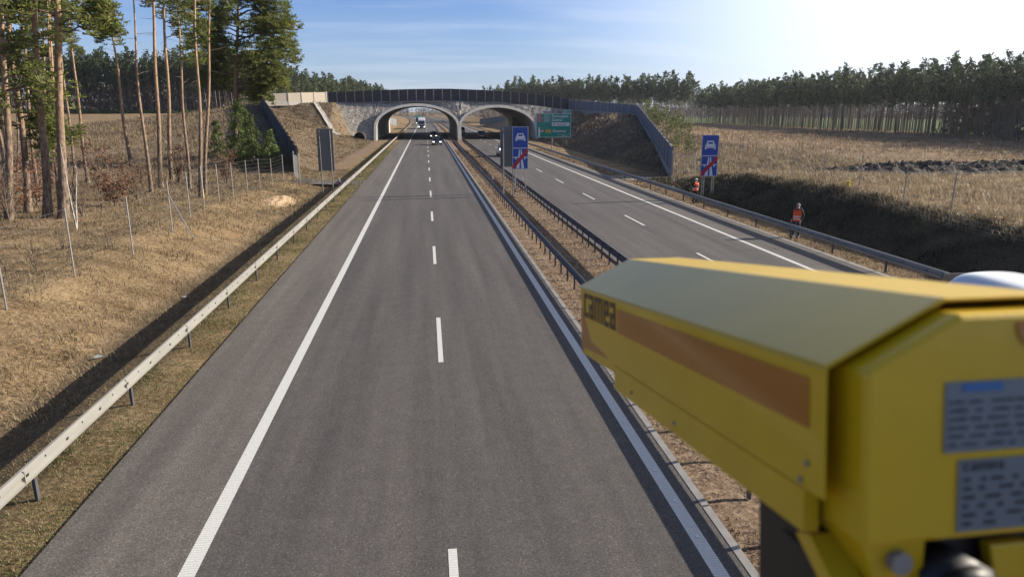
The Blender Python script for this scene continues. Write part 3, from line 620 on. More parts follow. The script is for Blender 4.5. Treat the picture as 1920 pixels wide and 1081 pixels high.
def car(label,cat,x,y,rz,paint,kind='suv',lit=False,L=4.5,Wd=1.82,Hh=1.65,name='parked_car',group='cars on the motorway',frontbright=True):
    """front faces -y in local space"""
    r=empty(name,(x,y,.015),rz,label,cat,group)
    hb=Hh*.56   # belt
    # stations: y, half-width, bottom, hood/belt z, roof half width, roof z
    if kind=='van': st=[(-.5,.80,.42,.62,0,0),(-.485,.92,.28,.86,0,0),(-.40,.98,.25,1.02,0,0),(-.31,1,.24,1.10,0,0),(-.20,1,.24,1.13,0,0),(.0,1,.24,1.14,0,0),(.3,1,.24,1.14,0,0),(.48,.98,.28,1.12,0,0),(.5,.92,.4,1.0,0,0)]
    else: st=[(-.5,.78,.42,.60,0,0),(-.48,.90,.30,.76,0,0),(-.42,.97,.24,.88,0,0),(-.32,1,.22,.95,0,0),(-.22,1,.22,.99,0,0),(0,1,.22,1.0,0,0),(.3,1,.22,1.02,0,0),(.47,.97,.28,1.0,0,0),(.5,.90,.4,.85,0,0)]
    bs=hb/ (1.13 if kind=='van' else 1.0)
    V=[];W2=Wd/2
    for (fy,fw,zb,zt,_,_) in st:
        w=W2*fw; zt*=bs; y_=fy*L
        V+= [(-w*.9,y_,zb),(-w,y_,zb+.14),(-w,y_,zb+(zt-zb)*.6),(-w*.96,y_,zt-.07),(-w*.86,y_,zt),(-w*.4,y_,zt+.03),(w*.4,y_,zt+.03),(w*.86,y_,zt),(w*.96,y_,zt-.07),(w,y_,zb+(zt-zb)*.6),(w,y_,zb+.14),(w*.9,y_,zb)]
    n=12; m=MB(); m.add(V,[(i*n+k,i*n+(k+1)%n,(i+1)*n+(k+1)%n,(i+1)*n+k) for i in range(len(st)-1) for k in range(n)]+[tuple(range(n))[::-1],tuple((len(st)-1)*n+k for k in range(n))])
    bd=m.build('body',paint,r,True); sb=bd.modifiers.new('s','SUBSURF'); sb.levels=1; sb.render_levels=2
    # greenhouse (glass) and roof skin
    wsb=-.27 if kind!='van' else -.31; wst=-.10 if kind!='van' else -.17; rb=.46; rt=.36 if kind!='van' else .44
    z1=hb+.01; z2=Hh-.05; a=W2*.88; c=W2*.72
    g=[(-a,wsb*L,z1),(a,wsb*L,z1),(a,rb*L,z1),(-a,rb*L,z1),(-c,wst*L,z2),(c,wst*L,z2),(c,rt*L,z2),(-c,rt*L,z2)]
    m=MB(); m.add(g,[(0,1,5,4),(1,2,6,5),(2,3,7,6),(3,0,4,7),(4,5,6,7)]); m.build('glass','glass_dark',r,bevel=.03)
    m=MB(); nn=7; V=[]
    for i in range(nn):
        t=i/(nn-1); y_=wst*L-.08+(rt*L-wst*L+.14)*t; zz=z2-.02+.07*math.sin(math.pi*(.12+.76*t)); 
        for fx in (-1,-.6,0,.6,1): V.append((fx*(c+.02),y_,zz-(.05 if abs(fx)==1 else 0)))
        for fx in (1,.6,0,-.6,-1): V.append((fx*(c+.02),y_,zz-.06-(.03 if abs(fx)==1 else 0)))
    m.add(V,[(i*10+k,i*10+(k+1)%10,(i+1)*10+(k+1)%10,(i+1)*10+k) for i in range(nn-1) for k in range(10)]+[tuple(range(10)),tuple((nn-1)*10+k for k in range(10))]); m.build('roof',paint,r,True)
    m=MB()
    for s in(-1,1):
        for (yb,yt) in ((wsb,wst),(.02,.03),(.25,.24),(rb,rt)): m.tube([(s*(a+.005),yb*L,z1-.02),(s*(c+.01),yt*L,z2)],.035,5)
    m.build('pillars',paint,r)
    for s in(-1,1):
        for yy in (-.31,.30): wheel(r,s*(W2-.10),yy*L)
        m=MB(); m.box((s*W2*.68,-.487*L,.66*bs/.92),(.36,.12,.15)); m.build('headlight','headlamp_lit' if lit else 'lamp_glass',r,bevel=.03)
        m=MB(); m.box((s*W2*.84,.488*L,.82*bs),(.16,.08,.30)); m.build('tail_light','tail_red',r,bevel=.02)
        m=MB(); m.box((s*(W2+.08),wsb*L+.35,hb+.06),(.18,.10,.14)); m.build('mirror',paint,r,bevel=.03)
    m=MB(); m.box((0,-.497*L,.56*bs),(W2*.95,.05,.16)); m.build('grille','rubber',r)
    m=MB(); m.box((0,-.5*L-.01,.40),(.52,.02,.11)); m.build('number_plate','plate',r); m=MB(); m.box((0,.5*L+.01,.62),(.52,.02,.11)); m.build('number_plate','plate',r)
    return r
PI=math.pi
car('dark blue estate car with lit headlights driving towards us out of the left tunnel','car',1.95,138.5,0,'car_dark',lit=True,name='moving_car')
car('dark car with lit headlights following inside the shade of the left tunnel','car',1.7,172,0,'car_black',lit=True,name='moving_car')
car('black car seen from behind inside the right tunnel','car',12.9,171,PI,'car_black',name='moving_car',Hh=1.8)
car('silver van seen from behind near the pier in the right tunnel','van',9.9,205,PI,'car_silver','van',name='moving_car',Hh=2.0,L=5)
car('silver car mostly hidden behind the grey sign back in the median','car',11.0,103,PI,'car_silver',name='moving_car')
car('pale distant car beyond the right tunnel on the far carriageway','car',11,470,PI,'car_white',name='moving_car')
car('distant white car in the far queue of oncoming traffic','car',-5.2,520,0,'car_white',lit=True,name='moving_car')
car('distant silver car with headlights, rightmost of the far queue','car',-8.0,600,0,'car_silver',lit=True,name='moving_car')
def van(label,x,yf,h=2.45,W=1.98,L=5.4):
    # seen from above and behind; front end at y = yf, heading +y
    r=empty('moving_van',(x,yf-L,.015),0,label,'van'); w=W/2
    st=[(0,.93,.45,h-.25,.84),(.06,.97,.38,h-.10,.86),(.3,1,.35,h-.02,.88),(L*.4,1,.35,h,.88),(L*.62,1,.35,h-.01,.87),(L*.74,1,.35,h-.06,.85),(L*.79,1,.35,h-.2,.82),(L*.885,1,.35,1.32,.86),(L*.93,.98,.35,1.14,.86),(L*.985,.93,.35,.98,.84),(L,.86,.42,.75,.8)]
    V=[]
    for (y,fw,zb,zt,ft) in st:
        a=w*fw; s=zb+(min(zt,1.25)-zb)*.8; V+=[(-a*.95,y,zb),(-a,y,zb+.15),(-a,y,s),(-a*.955,y,zt-(zt-s)*.30),(-a*ft,y,zt-.07),(-a*.45,y,zt+.03),(a*.45,y,zt+.03),(a*ft,y,zt-.07),(a*.955,y,zt-(zt-s)*.30),(a,y,s),(a,y,zb+.15),(a*.95,y,zb)]
    n=12; m=MB(); m.add(V,[(i*n+k,i*n+(k+1)%n,(i+1)*n+(k+1)%n,(i+1)*n+k) for i in range(len(st)-1) for k in range(n)]+[tuple(range(n)),tuple((len(st)-1)*n+k for k in range(n))]); b=m.build('body','car_white',r,True); sb=b.modifiers.new('s','SUBSURF'); sb.levels=1; sb.render_levels=2
    m=MB(); m.prism([(-w*.8,1.38),(w*.8,1.38),(w*.72,h-.26),(-w*.72,h-.26)],(0,L*.90,0),(1,0,0),(0,-.28,1),(0,.9,.3),.03); m.v=[(a,b_+.36,c) for a,b_,c in m.v]; m.build('windscreen','glass_dark',r)
    m=MB(); m.box((0,-.02,1.75),(W*.72,.05,.55)); m.build('rear_window','glass_dark',r,bevel=.02)
    for s in (-1,1):
        m=MB(); m.box((s*(w+.002),L*.70,1.62),(.02,.95,.45)); m.build('side_window','glass_dark',r,bevel=.02)
        m=MB(); m.box((s*w*.9,-.02,1.2),(.14,.06,.55)); m.build('tail_light','tail_red',r,bevel=.02)
        m=MB(); m.box((s*(w+.16),L*.80,1.45),(.22,.12,.32)); m.build('mirror','rubber',r,bevel=.03)
        for yy in (.95,L-.95): wheel(r,s*(w-.14),yy,.34)
    m=MB(); m.box((0,-.05,.52),(W*.9,.12,.22)); m.build('bumper','rubber',r,bevel=.03); m=MB(); m.box((0,-.045,.85),(.52,.02,.11)); m.build('number_plate','plate',r)
    return r
van('white van in the right lane, its rounded roof showing just above the yellow camera',13.95,17.3)
def lorry(label,x,y,cab,box_,Hh=3.9,W2=1.25,L=13,group='lorries on the left carriageway'):
    r=empty('lorry',(x,y,.015),0,label,'lorry',group)
    m=MB(); P=[(-W2+.03,0),(-W2+.03,2.2)]; 
    m.add([(-W2,0,.55),(W2,0,.55),(W2,2.1,.55),(-W2,2.1,.55),(-W2,-.05,1.6),(W2,-.05,1.6),(W2,2.1,1.6),(-W2,2.1,1.6),(-W2*.94,.22,3.1),(W2*.94,.22,3.1),(W2*.94,2.1,3.3),(-W2*.94,2.1,3.3),(-W2*.85,.8,3.7),(W2*.85,.8,3.7),(W2*.85,2.0,3.8),(-W2*.85,2.0,3.8)],
          [(0,3,2,1)]+[f for b0 in (0,4,8) for f in ((b0,b0+1,b0+5,b0+4),(b0+1,b0+2,b0+6,b0+5),(b0+2,b0+3,b0+7,b0+6),(b0+3,b0,b0+4,b0+7))]+[(12,13,14,15)]); m.build('cab',cab,r,bevel=.05)
    m=MB(); m.add([(-W2*.9,-.06,1.72),(W2*.9,-.06,1.72),(W2*.86,.16,2.75),(-W2*.86,.16,2.75)],[(0,1,2,3)]); m.v=[(a,b-.03,c) for a,b,c in m.v]; m.prism([(-W2*.9,1.7),(W2*.9,1.7),(W2*.87,2.8),(-W2*.87,2.8)],(0,-.10,0),(1,0,0),(0,.0,1),(0,1,0),.02) if 0 else None; m.build('windscreen','glass_dark',r)
    m=MB(); m.box((0,-.06,1.1),(W2*1.3,.06,.55)); m.build('grille','rubber',r); m=MB(); m.box((0,-.03,.45),(W2*1.96,.25,.28)); m.build('bumper','rubber',r,bevel=.03)
    for s in (-1,1):
        m=MB(); m.box((s*W2*.78,-.1,.72),(.38,.10,.2)); m.build('headlight','headlamp_lit',r)
        m=MB(); m.box((s*(W2+.16),.2,2.3),(.16,.12,.7)); m.build('mirror','rubber',r,bevel=.02)
        for yy in (1.2,4.2,9.2,10.5): wheel(r,s*(W2-.2),yy,.5,.32)
    m=MB(); m.box((0,2.4+(L-2.4)/2,Hh/2+.55),(W2*2.04,L-2.4,Hh-1.1)); m.build('cargo_box',box_,r,bevel=.03)
    m=MB(); m.box((0,L/2+1,.85),(W2*1.2,L-2,.3)); m.build('chassis','rubber',r)
lorry('white box lorry driving towards us beyond the left tunnel',-1.55,262,'truck_white','truck_white')
lorry('green lorry with headlights following far behind the white lorry',-3.4,345,'truck_green','truck_green')
# ------------------------------------------------------------ people
simple('skin',(.50,.30,.21),.6,var=.1); simple('vest_orange',(.98,.10,.008),.6,var=.15,bmp=.2); simple('vest_band',(.75,.75,.70),.4); simple('cloth_black',(.010,.010,.012),.85,var=.4); simple('cloth_navy',(.03,.05,.08),.85,var=.4); simple('hair_grey',(.30,.28,.26),.9); simple('cap_white',(.8,.78,.75),.6); simple('boot',(.02,.018,.016),.7); simple('phone',(.02,.02,.02),.3)
def skin_chain(name,V,Ed,R,mat,par,sub=2,root=0):
    me=bpy.data.meshes.new(name); me.from_pydata(V,Ed,[]); me.materials.append(MATS[mat]); o=bpy.data.objects.new(name,me); link(o,par)
    bm=bmesh.new(); bm.from_mesh(me); L=bm.verts.layers.skin.verify(); bm.verts.ensure_lookup_table()
    for i,v in enumerate(bm.verts): r=R[i]; v[L].radius=r if isinstance(r,tuple) else (r,r); v[L].use_root=(i==root)
    bm.to_mesh(me); bm.free(); k=o.modifiers.new('k','SKIN'); k.use_smooth_shade=True; s=o.modifiers.new('s','SUBSURF'); s.levels=1; s.render_levels=sub; return o
def person(label,x,y,rz,pose,hat,trousers,jacket,h=1.75):
    r=empty('person',(x,y,hz(x,y)),rz,label,'person','men in orange safety vests'); s=h/1.75
    # local: facing -y
    st=.09
    J=dict(pel=(0,0,.95),chest=(0,.0,1.25),neckb=(0,.0,1.45),neck=(0,-.01,1.53),head=(0,-.02,1.60),crown=(0,-.02,1.71),
      hipl=(-.10,0,.90),kneel=(-.12,-.03,.50),ankl=(-.13,0,.09),toel=(-.14,-.17,.04),hipr=(.10,0,.90),kneer=(.12,-.02,.50),ankr=(.14,.02,.09),toer=(.16,-.15,.04),
      shl=(-.19,0,1.42),shr=(.19,0,1.42))
    if pose=='hold': J.update(ell=(-.26,-.03,1.14),wrl=(-.10,-.25,1.20),elr=(.26,-.03,1.14),wrr=(.10,-.25,1.20))
    elif pose=='pocket': J.update(ell=(-.27,.05,1.15),wrl=(-.24,-.10,.93),elr=(.27,.05,1.15),wrr=(.24,-.10,.93))
    R=dict(pel=(.155,.11),chest=(.165,.115),neckb=(.10,.08),neck=.052,head=(.078,.095),crown=(.066,.08),hipl=.095,kneel=.06,ankl=.042,toel=.035,hipr=.095,kneer=.06,ankr=.042,toer=.035,shl=.065,shr=.065,ell=.045,wrl=.03,elr=.045,wrr=.03)
    E_=[('pel','chest'),('chest','neckb'),('neckb','neck'),('neck','head'),('head','crown'),('pel','hipl'),('hipl','kneel'),('kneel','ankl'),('ankl','toel'),('pel','hipr'),('hipr','kneer'),('kneer','ankr'),('ankr','toer'),('neckb','shl'),('shl','ell'),('ell','wrl'),('neckb','shr'),('shr','elr'),('elr','wrr')]
    # hands: palm and five curled fingers rooted in the palm
    for sd,sg in (('l',-1),('r',1)):
        w=Vector(J['wr'+sd]); e=Vector(J['el'+sd]); d=(w-e).normalized(); side=Vector((0,0,1)).cross(d).normalized(); dn=Vector((0,0,-1))
        J['pm'+sd]=tuple(w+d*.06); R['pm'+sd]=(.032,.018); E_.append(('wr'+sd,'pm'+sd))
        for k,(off,ln) in enumerate(((-.027,.062),(-.009,.072),(.009,.067),(.026,.052))):
            a=w+d*.095+side*off; b_=a+d*ln*.5+dn*.006; c_=b_+d*ln*.35+dn*ln*.4
            for q,(nm,p,rr) in enumerate((('a',a,.010),('b',b_,.009),('c',c_,.008))):
                J[f'f{sd}{k}{nm}']=tuple(p); R[f'f{sd}{k}{nm}']=rr
            E_+= [('pm'+sd,f'f{sd}{k}a'),(f'f{sd}{k}a',f'f{sd}{k}b'),(f'f{sd}{k}b',f'f{sd}{k}c')]
        a=w+d*.04-side*.04*sg; b_=a+d*.035-side*.02*sg
        J['t'+sd+'a']=tuple(a); J['t'+sd+'b']=tuple(b_); R['t'+sd+'a']=.012; R['t'+sd+'b']=.009; E_+=[('pm'+sd,'t'+sd+'a'),('t'+sd+'a','t'+sd+'b')]
    ks=list(J); idx={k:i for i,k in enumerate(ks)}
    body=skin_chain('body',[tuple(c*s for c in J[k]) for k in ks],[(idx[a],idx[b]) for a,b in E_],[R[k] if not isinstance(R[k],tuple) else R[k] for k in ks],'skin',r)
    def cloth(nm,keys,edges,extra,mat,over={}):
        kk=list(keys); ix={k:i for i,k in enumerate(kk)}; P={**J,**over}
        rad=[]
        for k in kk:
            v=R.get(k,.1); v=v if isinstance(v,tuple) else (v,v); rad.append((v[0]+extra,v[1]+extra))
        return skin_chain(nm,[tuple(c*s for c in P[k]) for k in kk],[(ix[a],ix[b]) for a,b in edges],rad,mat,r)
    R['hem']=(.165,.125); R['wst']=(.15,.115); J['hem']=(0,0,.84); J['wst']=(0,0,1.0)
    cloth('trousers',['wst','pel','hipl','kneel','ankl','hipr','kneer','ankr'],[('wst','pel'),('pel','hipl'),('hipl','kneel'),('kneel','ankl'),('pel','hipr'),('hipr','kneer'),('kneer','ankr')],.016,trousers)
    cloth('jacket',['hem','chest','neckb','shl','ell','wrl','shr','elr','wrr'],[('hem','chest'),('chest','neckb'),('neckb','shl'),('shl','ell'),('ell','wrl'),('neckb','shr'),('shr','elr'),('elr','wrr')],.018,jacket)
    # vest: tapered tube with armholes implied by its width, V neck
    m=MB(); n=28; V=[]; rows=[(.86,.205,.165),(1.0,.20,.165),(1.15,.215,.17),(1.30,.225,.17),(1.42,.205,.145),(1.475,.13,.105)]
    for z,a,b_ in rows:
        for k in range(n):
            an=2*PI*k/n; x_=math.copysign(abs(math.cos(an))**.8,math.cos(an))*a; y_=math.copysign(abs(math.sin(an))**.9,math.sin(an))*b_; zz=z-(.10 if (z>1.43 and math.sin(an)<-.8) else 0); V.append((x_*s,y_*s,zz*s))
    m.add(V,[(i*n+k,i*n+(k+1)%n,(i+1)*n+(k+1)%n,(i+1)*n+k) for i in range(len(rows)-1) for k in range(n)]); v=m.build('vest','vest_orange',r,True); so=v.modifiers.new('s','SOLIDIFY'); so.thickness=.01
    m=MB()
    for z0,z1,a,b_ in ((.95,1.0,.207,.172),(1.07,1.12,.214,.176)):
        m.add([(a*1.02*s*math.copysign(abs(math.cos(2*PI*k/n))**.8,math.cos(2*PI*k/n)),b_*1.0*s*math.copysign(abs(math.sin(2*PI*k/n))**.9,math.sin(2*PI*k/n)),z*s) for z in (z0,z1) for k in range(n)],[(k,(k+1)%n,n+(k+1)%n,n+k) for k in range(n)])
    m.build('reflective_band','vest_band',v,True)
    for sd in 'lr':
        a=Vector(J['ank'+sd])*s; t=Vector(J['toe'+sd])*s; m=MB(); m.tube([a+Vector((0,.04,.08)),a+Vector((0,.03,-.02)),(a+t)/2+Vector((0,0,.01)),t+Vector((0,-.03,0)),t+Vector((0,-.06,-.01))],[.06,.065,.058,.05,.02],8); m.build('boot','boot',r,True)
    # face
    m=MB()
    for sx in(-1,1): m.tube([(sx*.031*s,-.108*s,1.625*s),(sx*.031*s,-.118*s,1.625*s)],.009*s,6)
    m.build('eyes','ink_black',body)
    m=MB(); m.tube([(0,-.105*s,1.63*s),(0,-.135*s,1.595*s),(0,-.11*s,1.588*s)],[.008,.014,.01],6); 
    for sx in (-1,1): m.tube([(sx*.08*s,-.01*s,1.60*s),(sx*.092*s,-.005*s,1.625*s),(sx*.08*s,0,1.65*s)],.012,5)
    m.build('nose_and_ears','skin',body); m=MB(); m.tube([(-.025*s,-.108*s,1.565*s),(0,-.116*s,1.563*s),(.025*s,-.108*s,1.565*s)],.005,5); m.build('mouth','plastic_red',body)
    m=MB(); n=16; V=[]
    for i in range(6):
        f=i/5*PI/2; zz=1.655+.09*math.sin(f)*1.05; rr=math.cos(f)
        for k in range(n): an=2*PI*k/n; V.append((.092*rr*math.cos(an)*s,(-.02+.112*rr*math.sin(an))*s,zz*s))
    m.add(V,[(i*n+k,i*n+(k+1)%n,(i+1)*n+(k+1)%n,(i+1)*n+k) for i in range(5) for k in range(n)])
    if hat=='cap_white': m.prism([(-.07*s,0),(.07*s,0),(.05*s,.09*s),(-.05*s,.09*s)],(0,-.11*s,1.665*s),(1,0,0),(0,-1,0),(0,0,1),.012)
    else:
        m.tube([(0,.05*s,1.58*s),(0,.055*s,1.66*s)],[.06,.08],10)
    m.build('cap' if hat=='cap_white' else 'hair',hat,r,True)
    return r
a=person('man in orange vest and white cap beside the sign posts, hands at his chest',18.75,48.4,.25,'hold','cap_white','cloth_black','cloth_black',1.75)
mb=MB(); mb.box((0,0,0),(.16,.012,.09)); o=mb.build('camera_phone','phone'); o.location=(18.75-.25*math.sin(-.25)-.06,48.4-.325,1.26); o.rotation_euler=(0,0,.25); tag(o,'small dark phone held by the man with the white cap','phone')
person('grey-haired man in an orange vest and dark trousers standing nearer behind the right guardrail',18.72,34.1,-.9,'pocket','hair_grey','cloth_navy','cloth_black',1.78)
# ------------------------------------------------------------ yellow camera housing
simple('yellow_paint',(.64,.42,.006),.40,0,.12,scale=9,coat=.22,spec=.5,bmp=.05,bs=250); simple('stripe_orange',(.42,.15,.010),.4,0,.25,scale=5,stretch=(.3,1,2),coat=.3)
simple('black_plastic',(.012,.012,.013),.5); simple('label_silver',(.16,.20,.235),.4,.3,.06); simple('label_blue',(.03,.16,.42),.4); simple('label_ink',(.03,.035,.045),.5); simple('bolt_grey',(.30,.31,.33),.4,.5); simple('logo_brown',(.07,.03,.02),.5)
BL=Vector((-0.02762971,0.98617925,-0.16336182)); BW=Vector((0.99960776,0.02800594,0)); BU=Vector((-0.0045751,0.16329774,0.98656623))
# measured position of the near upper left edge of the hood
BP=Vector((.0,.0,H))
def _campt(x,y,z):
    F=1330.; p=math.radians(14.036243467926479); th=math.radians(6.739260197202938)
    fw=Vector((math.sin(th)*math.cos(p),math.cos(th)*math.cos(p),-math.sin(p))); rt=Vector((math.cos(th),-math.sin(th),0)); up=rt.cross(fw)
    return Vector((0,0,H))+(fw*F+rt*(x-960)+up*(540.5-y))*(z/F)
P0=Vector((0.24828,0.49247,6.12)) if 0 else _campt(1550,690,.52)
cam=empty('camera_housing',tuple(P0),0,'large yellow roadside camera housing with an orange stripe, close on the right','traffic camera')
cam.matrix_world=Matrix(((BL.x,BW.x,BU.x,P0.x),(BL.y,BW.y,BU.y,P0.y),(BL.z,BW.z,BU.z,P0.z),(0,0,0,1)))
# local axes: x = along barrel (away), y = to the right, z = up.  handed: L x W = -U, so mirror y
cam.matrix_world=Matrix(((BL.x,-BW.x,BU.x,P0.x),(BL.y,-BW.y,BU.y,P0.y),(BL.z,-BW.z,BU.z,P0.z),(0,0,0,1)))
R_=lambda l,w,u:(l,-w,u)
WD=.285
def sect(l,side_b,inset=0,zt=0,wl=0):
    i=inset; return [R_(l,i,side_b),R_(l,i,-i*.6+zt),R_(l,.095+i*.35,.047-i*.9+zt),R_(l,WD-.095-i*.35,.047-i*.9+zt),R_(l,WD-i,-i*.6+zt),R_(l,WD-i,side_b)]
# hood: bent sheet, front edge slanted back
m=MB(); A=[R_(0,0,-.1),R_(0,0,0),R_(0,.095,.047),R_(0,WD-.095,.047),R_(0,WD,0),R_(0,WD,-.1)]
B=[R_(.558,0,-.1),R_(.771,0,0),R_(.771,.095,.047),R_(.771,WD-.095,.047),R_(.771,WD,0),R_(.558,WD,-.1)]
m.add(A+B,[(k,k+1,7+k,6+k) for k in (1,2,3)])
m.add([R_(0,0,0),R_(0,0,-.1),R_(.56,0,-.1),R_(.60,0,-.092),R_(.68,0,-.085),R_(.742,0,-.03),R_(.752,0,0)],[(0,1,2,3,4,5,6)])
m.add([R_(0,WD,0),R_(0,WD,-.1),R_(.56,WD,-.1),R_(.60,WD,-.092),R_(.68,WD,-.085),R_(.742,WD,-.03),R_(.752,WD,0)],[(6,5,4,3,2,1,0)])
bm_o=m.build('hood','yellow_paint',cam); so=bm_o.modifiers.new('s','SOLIDIFY'); so.thickness=.0035; so.offset=0; bv=bm_o.modifiers.new('b','BEVEL'); bv.width=.0025; bv.segments=3; bv.limit_method='ANGLE'; bv.angle_limit=.35
# case
m=MB(); i=.0
def ring(l,zb,ins,zt=-.006): return [R_(l,ins,zb),R_(l,ins,zt),R_(l,.095+ins,.042),R_(l,WD-.095-ins,.042),R_(l,WD-ins,zt),R_(l,WD-ins,zb)]
rg=[ring(.045,-.135,.012),ring(.548,-.135,.012),]
def loft(m,rgs,caps=True):
    n=len(rgs[0]); m.add([p for r_ in rgs for p in r_],[(i*n+k,i*n+(k+1)%n,(i+1)*n+(k+1)%n,(i+1)*n+k) for i in range(len(rgs)-1) for k in range(n)]+([tuple(range(n)),tuple((len(rgs)-1)*n+k for k in range(n))] if caps else []))
loft(m,rg); m.build('case_core','black_plastic',cam)
m=MB()
for w0,w1 in ((-.0016,.011),(WD-.011,WD+.0016)): 
    v=[R_(l,w,u) for l in (.026,.545) for w in (w0,w1) for u in (-.1003,-.1352)]; m.add(v,[(0,1,3,2),(4,6,7,5),(0,4,5,1),(2,3,7,6),(0,2,6,4),(1,5,7,3)])
m.build('lower_side','yellow_paint',cam)
m=MB(); v=[R_(l,w,u) for l in (.045,.55) for w in (.005,WD-.005) for u in (-.1355,-.139)]; m.add(v,[(0,1,3,2),(4,6,7,5),(0,4,5,1),(2,3,7,6),(0,2,6,4),(1,5,7,3)]); m.build('base_plate','yellow_paint',cam)
# nose
m=MB(); loft(m,[ring(.56,-.118,.006),ring(.778,-.121,.006)]); m.build('nose','yellow_paint',cam,bevel=.003)
m=MB(); m.prism([(.772,-.022),(.774,-.108),(.565,-.099),(.60,-.05),(.68,-.02)],R_(0,.0055,0),(1,0,0),(0,0,1),(0,1,0),.0008); m.build('nose_stripe','stripe_orange',cam)
m=MB(); m.prism([(.019,-.011),(.019,-.050),(.524,-.0475),(.524,-.0125)],R_(0,-.0019,0),(1,0,0),(0,0,1),(0,1,0),.0006); m.build('side_stripe','stripe_orange',cam)
# logo: square lower-case letters, read from the front end backwards
gl_={'c':["111","100","100","100","111"],'a':["111","001","111","101","111"],'m':["11111","10101","10101","10101","10101"],'e':["111","101","111","100","111"]}
m=MB(); lx=.724; zt=-.0055; zb=-.0465
def letters(word,l0,l1,zt,zb,put,gap=.8):
    tot=sum(len(gl_[c][0]) for c in word)+gap*(len(word)-1); u_=(l1-l0)/tot; p=l0; hh=(zt-zb)/5
    for c in word:
        g_=gl_[c]; 
        for r0,row in enumerate(g_):
            for c0,ch in enumerate(row):
                if ch=='1': put(p+c0*u_,p+(c0+1)*u_,zt-r0*hh,zt-(r0+1)*hh)
        p+=(len(g_[0])+gap)*u_
letters('camea',.724,.534,zt,zb,lambda a,b,c,d:m.prism([(a,c),(b,c),(b,d),(a,d)],R_(0,-.0019,0),(1,0,0),(0,0,1),(0,1,0),.0006))
m.build('logo','logo_brown',cam)
# rear body
def rring(l,ins,zb=-.128): return [R_(l,.0165+ins,zb),R_(l,.0165+ins,.0-ins*.4),R_(l,.090+ins*.3,.0385-ins),R_(l,WD-.090-ins*.3,.0385-ins),R_(l,WD-.0165-ins,-ins*.4),R_(l,WD-.0165-ins,zb)]
m=MB(); loft(m,[rring(.05,0),rring(-.022,0)]); m.build('rear_body','yellow_paint',cam,bevel=.004)
LR=-.0222
def rear(nm,w0,w1,u0,u1,mat,off=.0004,par=cam,t=.0005):
    m=MB(); m.prism([(w0,u0),(w1,u0),(w1,u1),(w0,u1)],(LR-off,0,0),(0,-1,0),(0,0,1),(-1,0,0),t); return m.build(nm,mat,par)
l1=rear('type_label',.078,.200,-.062,-.010,'label_silver'); rear('label_header',.092,.124,-.0175,-.0115,'label_blue',.001,l1)
m=MB()
for r_ in range(6):
    w=.081
    while w<.19:
        L_=random.uniform(.004,.016); w2=min(w+L_,.195); u=-.0235-r_*.0063; q=w
        while q<w2:
            hh_=random.choice((.0018,.0018,.0026)); m.prism([(q,u-.0026+hh_),(q+.0011,u-.0026+hh_),(q+.0011,u-.0026),(q,u-.0026)],(LR-.001,0,0),(0,-1,0),(0,0,1),(-1,0,0),.0002); q+=.0016; w=w2+random.uniform(.0015,.009)
m.build('label_print','label_ink',l1)
l2=rear('type_label',.090,.210,-.122,-.068,'label_silver'); m=MB()
letters('camea',.094,.127,-.0705,-.0765,lambda a,b,c,d:m.prism([(a,c),(b,c),(b,d),(a,d)],(LR-.001,0,0),(0,-1,0),(0,0,1),(-1,0,0),.0003))
for r_ in range(6):
    w=.094
    while w<.2:
        L_=random.uniform(.004,.013); w2=min(w+L_,.205); u=-.0815-r_*.0066
        if not (.124<w<.130): m.prism([(w,u),(w2,u),(w2,u-.003),(w,u-.003)],(LR-.001,0,0),(0,-1,0),(0,0,1),(-1,0,0),.0003)
        w=w2+random.uniform(.003,.012)
m.build('label_print','label_ink',l2)
m=MB(); n=20; m.add([R_(LR-.0012,.148+.014*math.cos(2*PI*k/n),.030+(.018*math.sin(2*PI*k/n) if math.sin(2*PI*k/n)<0 else .003*math.sin(2*PI*k/n))) for k in range(n)]+[R_(LR+.01,.148+.014*math.cos(2*PI*k/n),.030+(.018*math.sin(2*PI*k/n) if math.sin(2*PI*k/n)<0 else .003*math.sin(2*PI*k/n))) for k in range(n)],[tuple(range(n))]+[(k,(k+1)%n,n+(k+1)%n,n+k) for k in range(n)]); m.build('latch_recess','stripe_orange',cam)
# underside: skirt, bolt, bracket, cables
m=MB(); m.add([R_(l,w,u) for l,w,u in ((.05,.02,-.128),(.05,.072,-.128),(.02,.035,-.168),(.02,.072,-.168),(-.015,.02,-.128),(-.015,.072,-.128),(-.012,.035,-.168),(-.012,.072,-.168))],[(0,2,6,4),(1,5,7,3),(2,3,7,6),(4,6,7,5),(0,1,3,2)]); m.build('rear_skirt','yellow_paint',cam,bevel=.002)
m=MB(); v=[R_(l,w,u) for l in (.05,.004) for w in (.073,WD-.02) for u in (-.1285,-.175)]; m.add(v,[(0,1,3,2),(4,6,7,5),(0,4,5,1),(2,3,7,6),(0,2,6,4),(1,5,7,3)]); m.build('shadow_gap_block','black_plastic',cam,bevel=.003)  # black block put in for the shadow gap under the rear body
m=MB(); v=[R_(l,w,u) for l,w,u in ((.0,.128,-.140),(.0,.165,-.140),(.0,.160,-.20),(.0,.138,-.20),(-.012,.128,-.140),(-.012,.165,-.140),(-.012,.160,-.20),(-.012,.138,-.20))]; m.add(v,[(0,1,2,3),(4,7,6,5),(0,4,5,1),(2,6,7,3),(0,3,7,4),(1,5,6,2)]); m.build('support_tab','yellow_paint',cam,bevel=.002)
for l_,u_ in ((.021,-.078),(.030,-.094),(.30,-.122),(.46,-.122)):
    m=MB(); m.tube([R_(l_,-.001,u_),R_(l_,-.0034,u_)],.0026,10); m.build('screw','bolt_grey',cam)
m=MB(); m.tube([R_(.766,.005,-.112),R_(.766,.0035,-.112)],.003,8); m.build('screw','bolt_grey',cam)
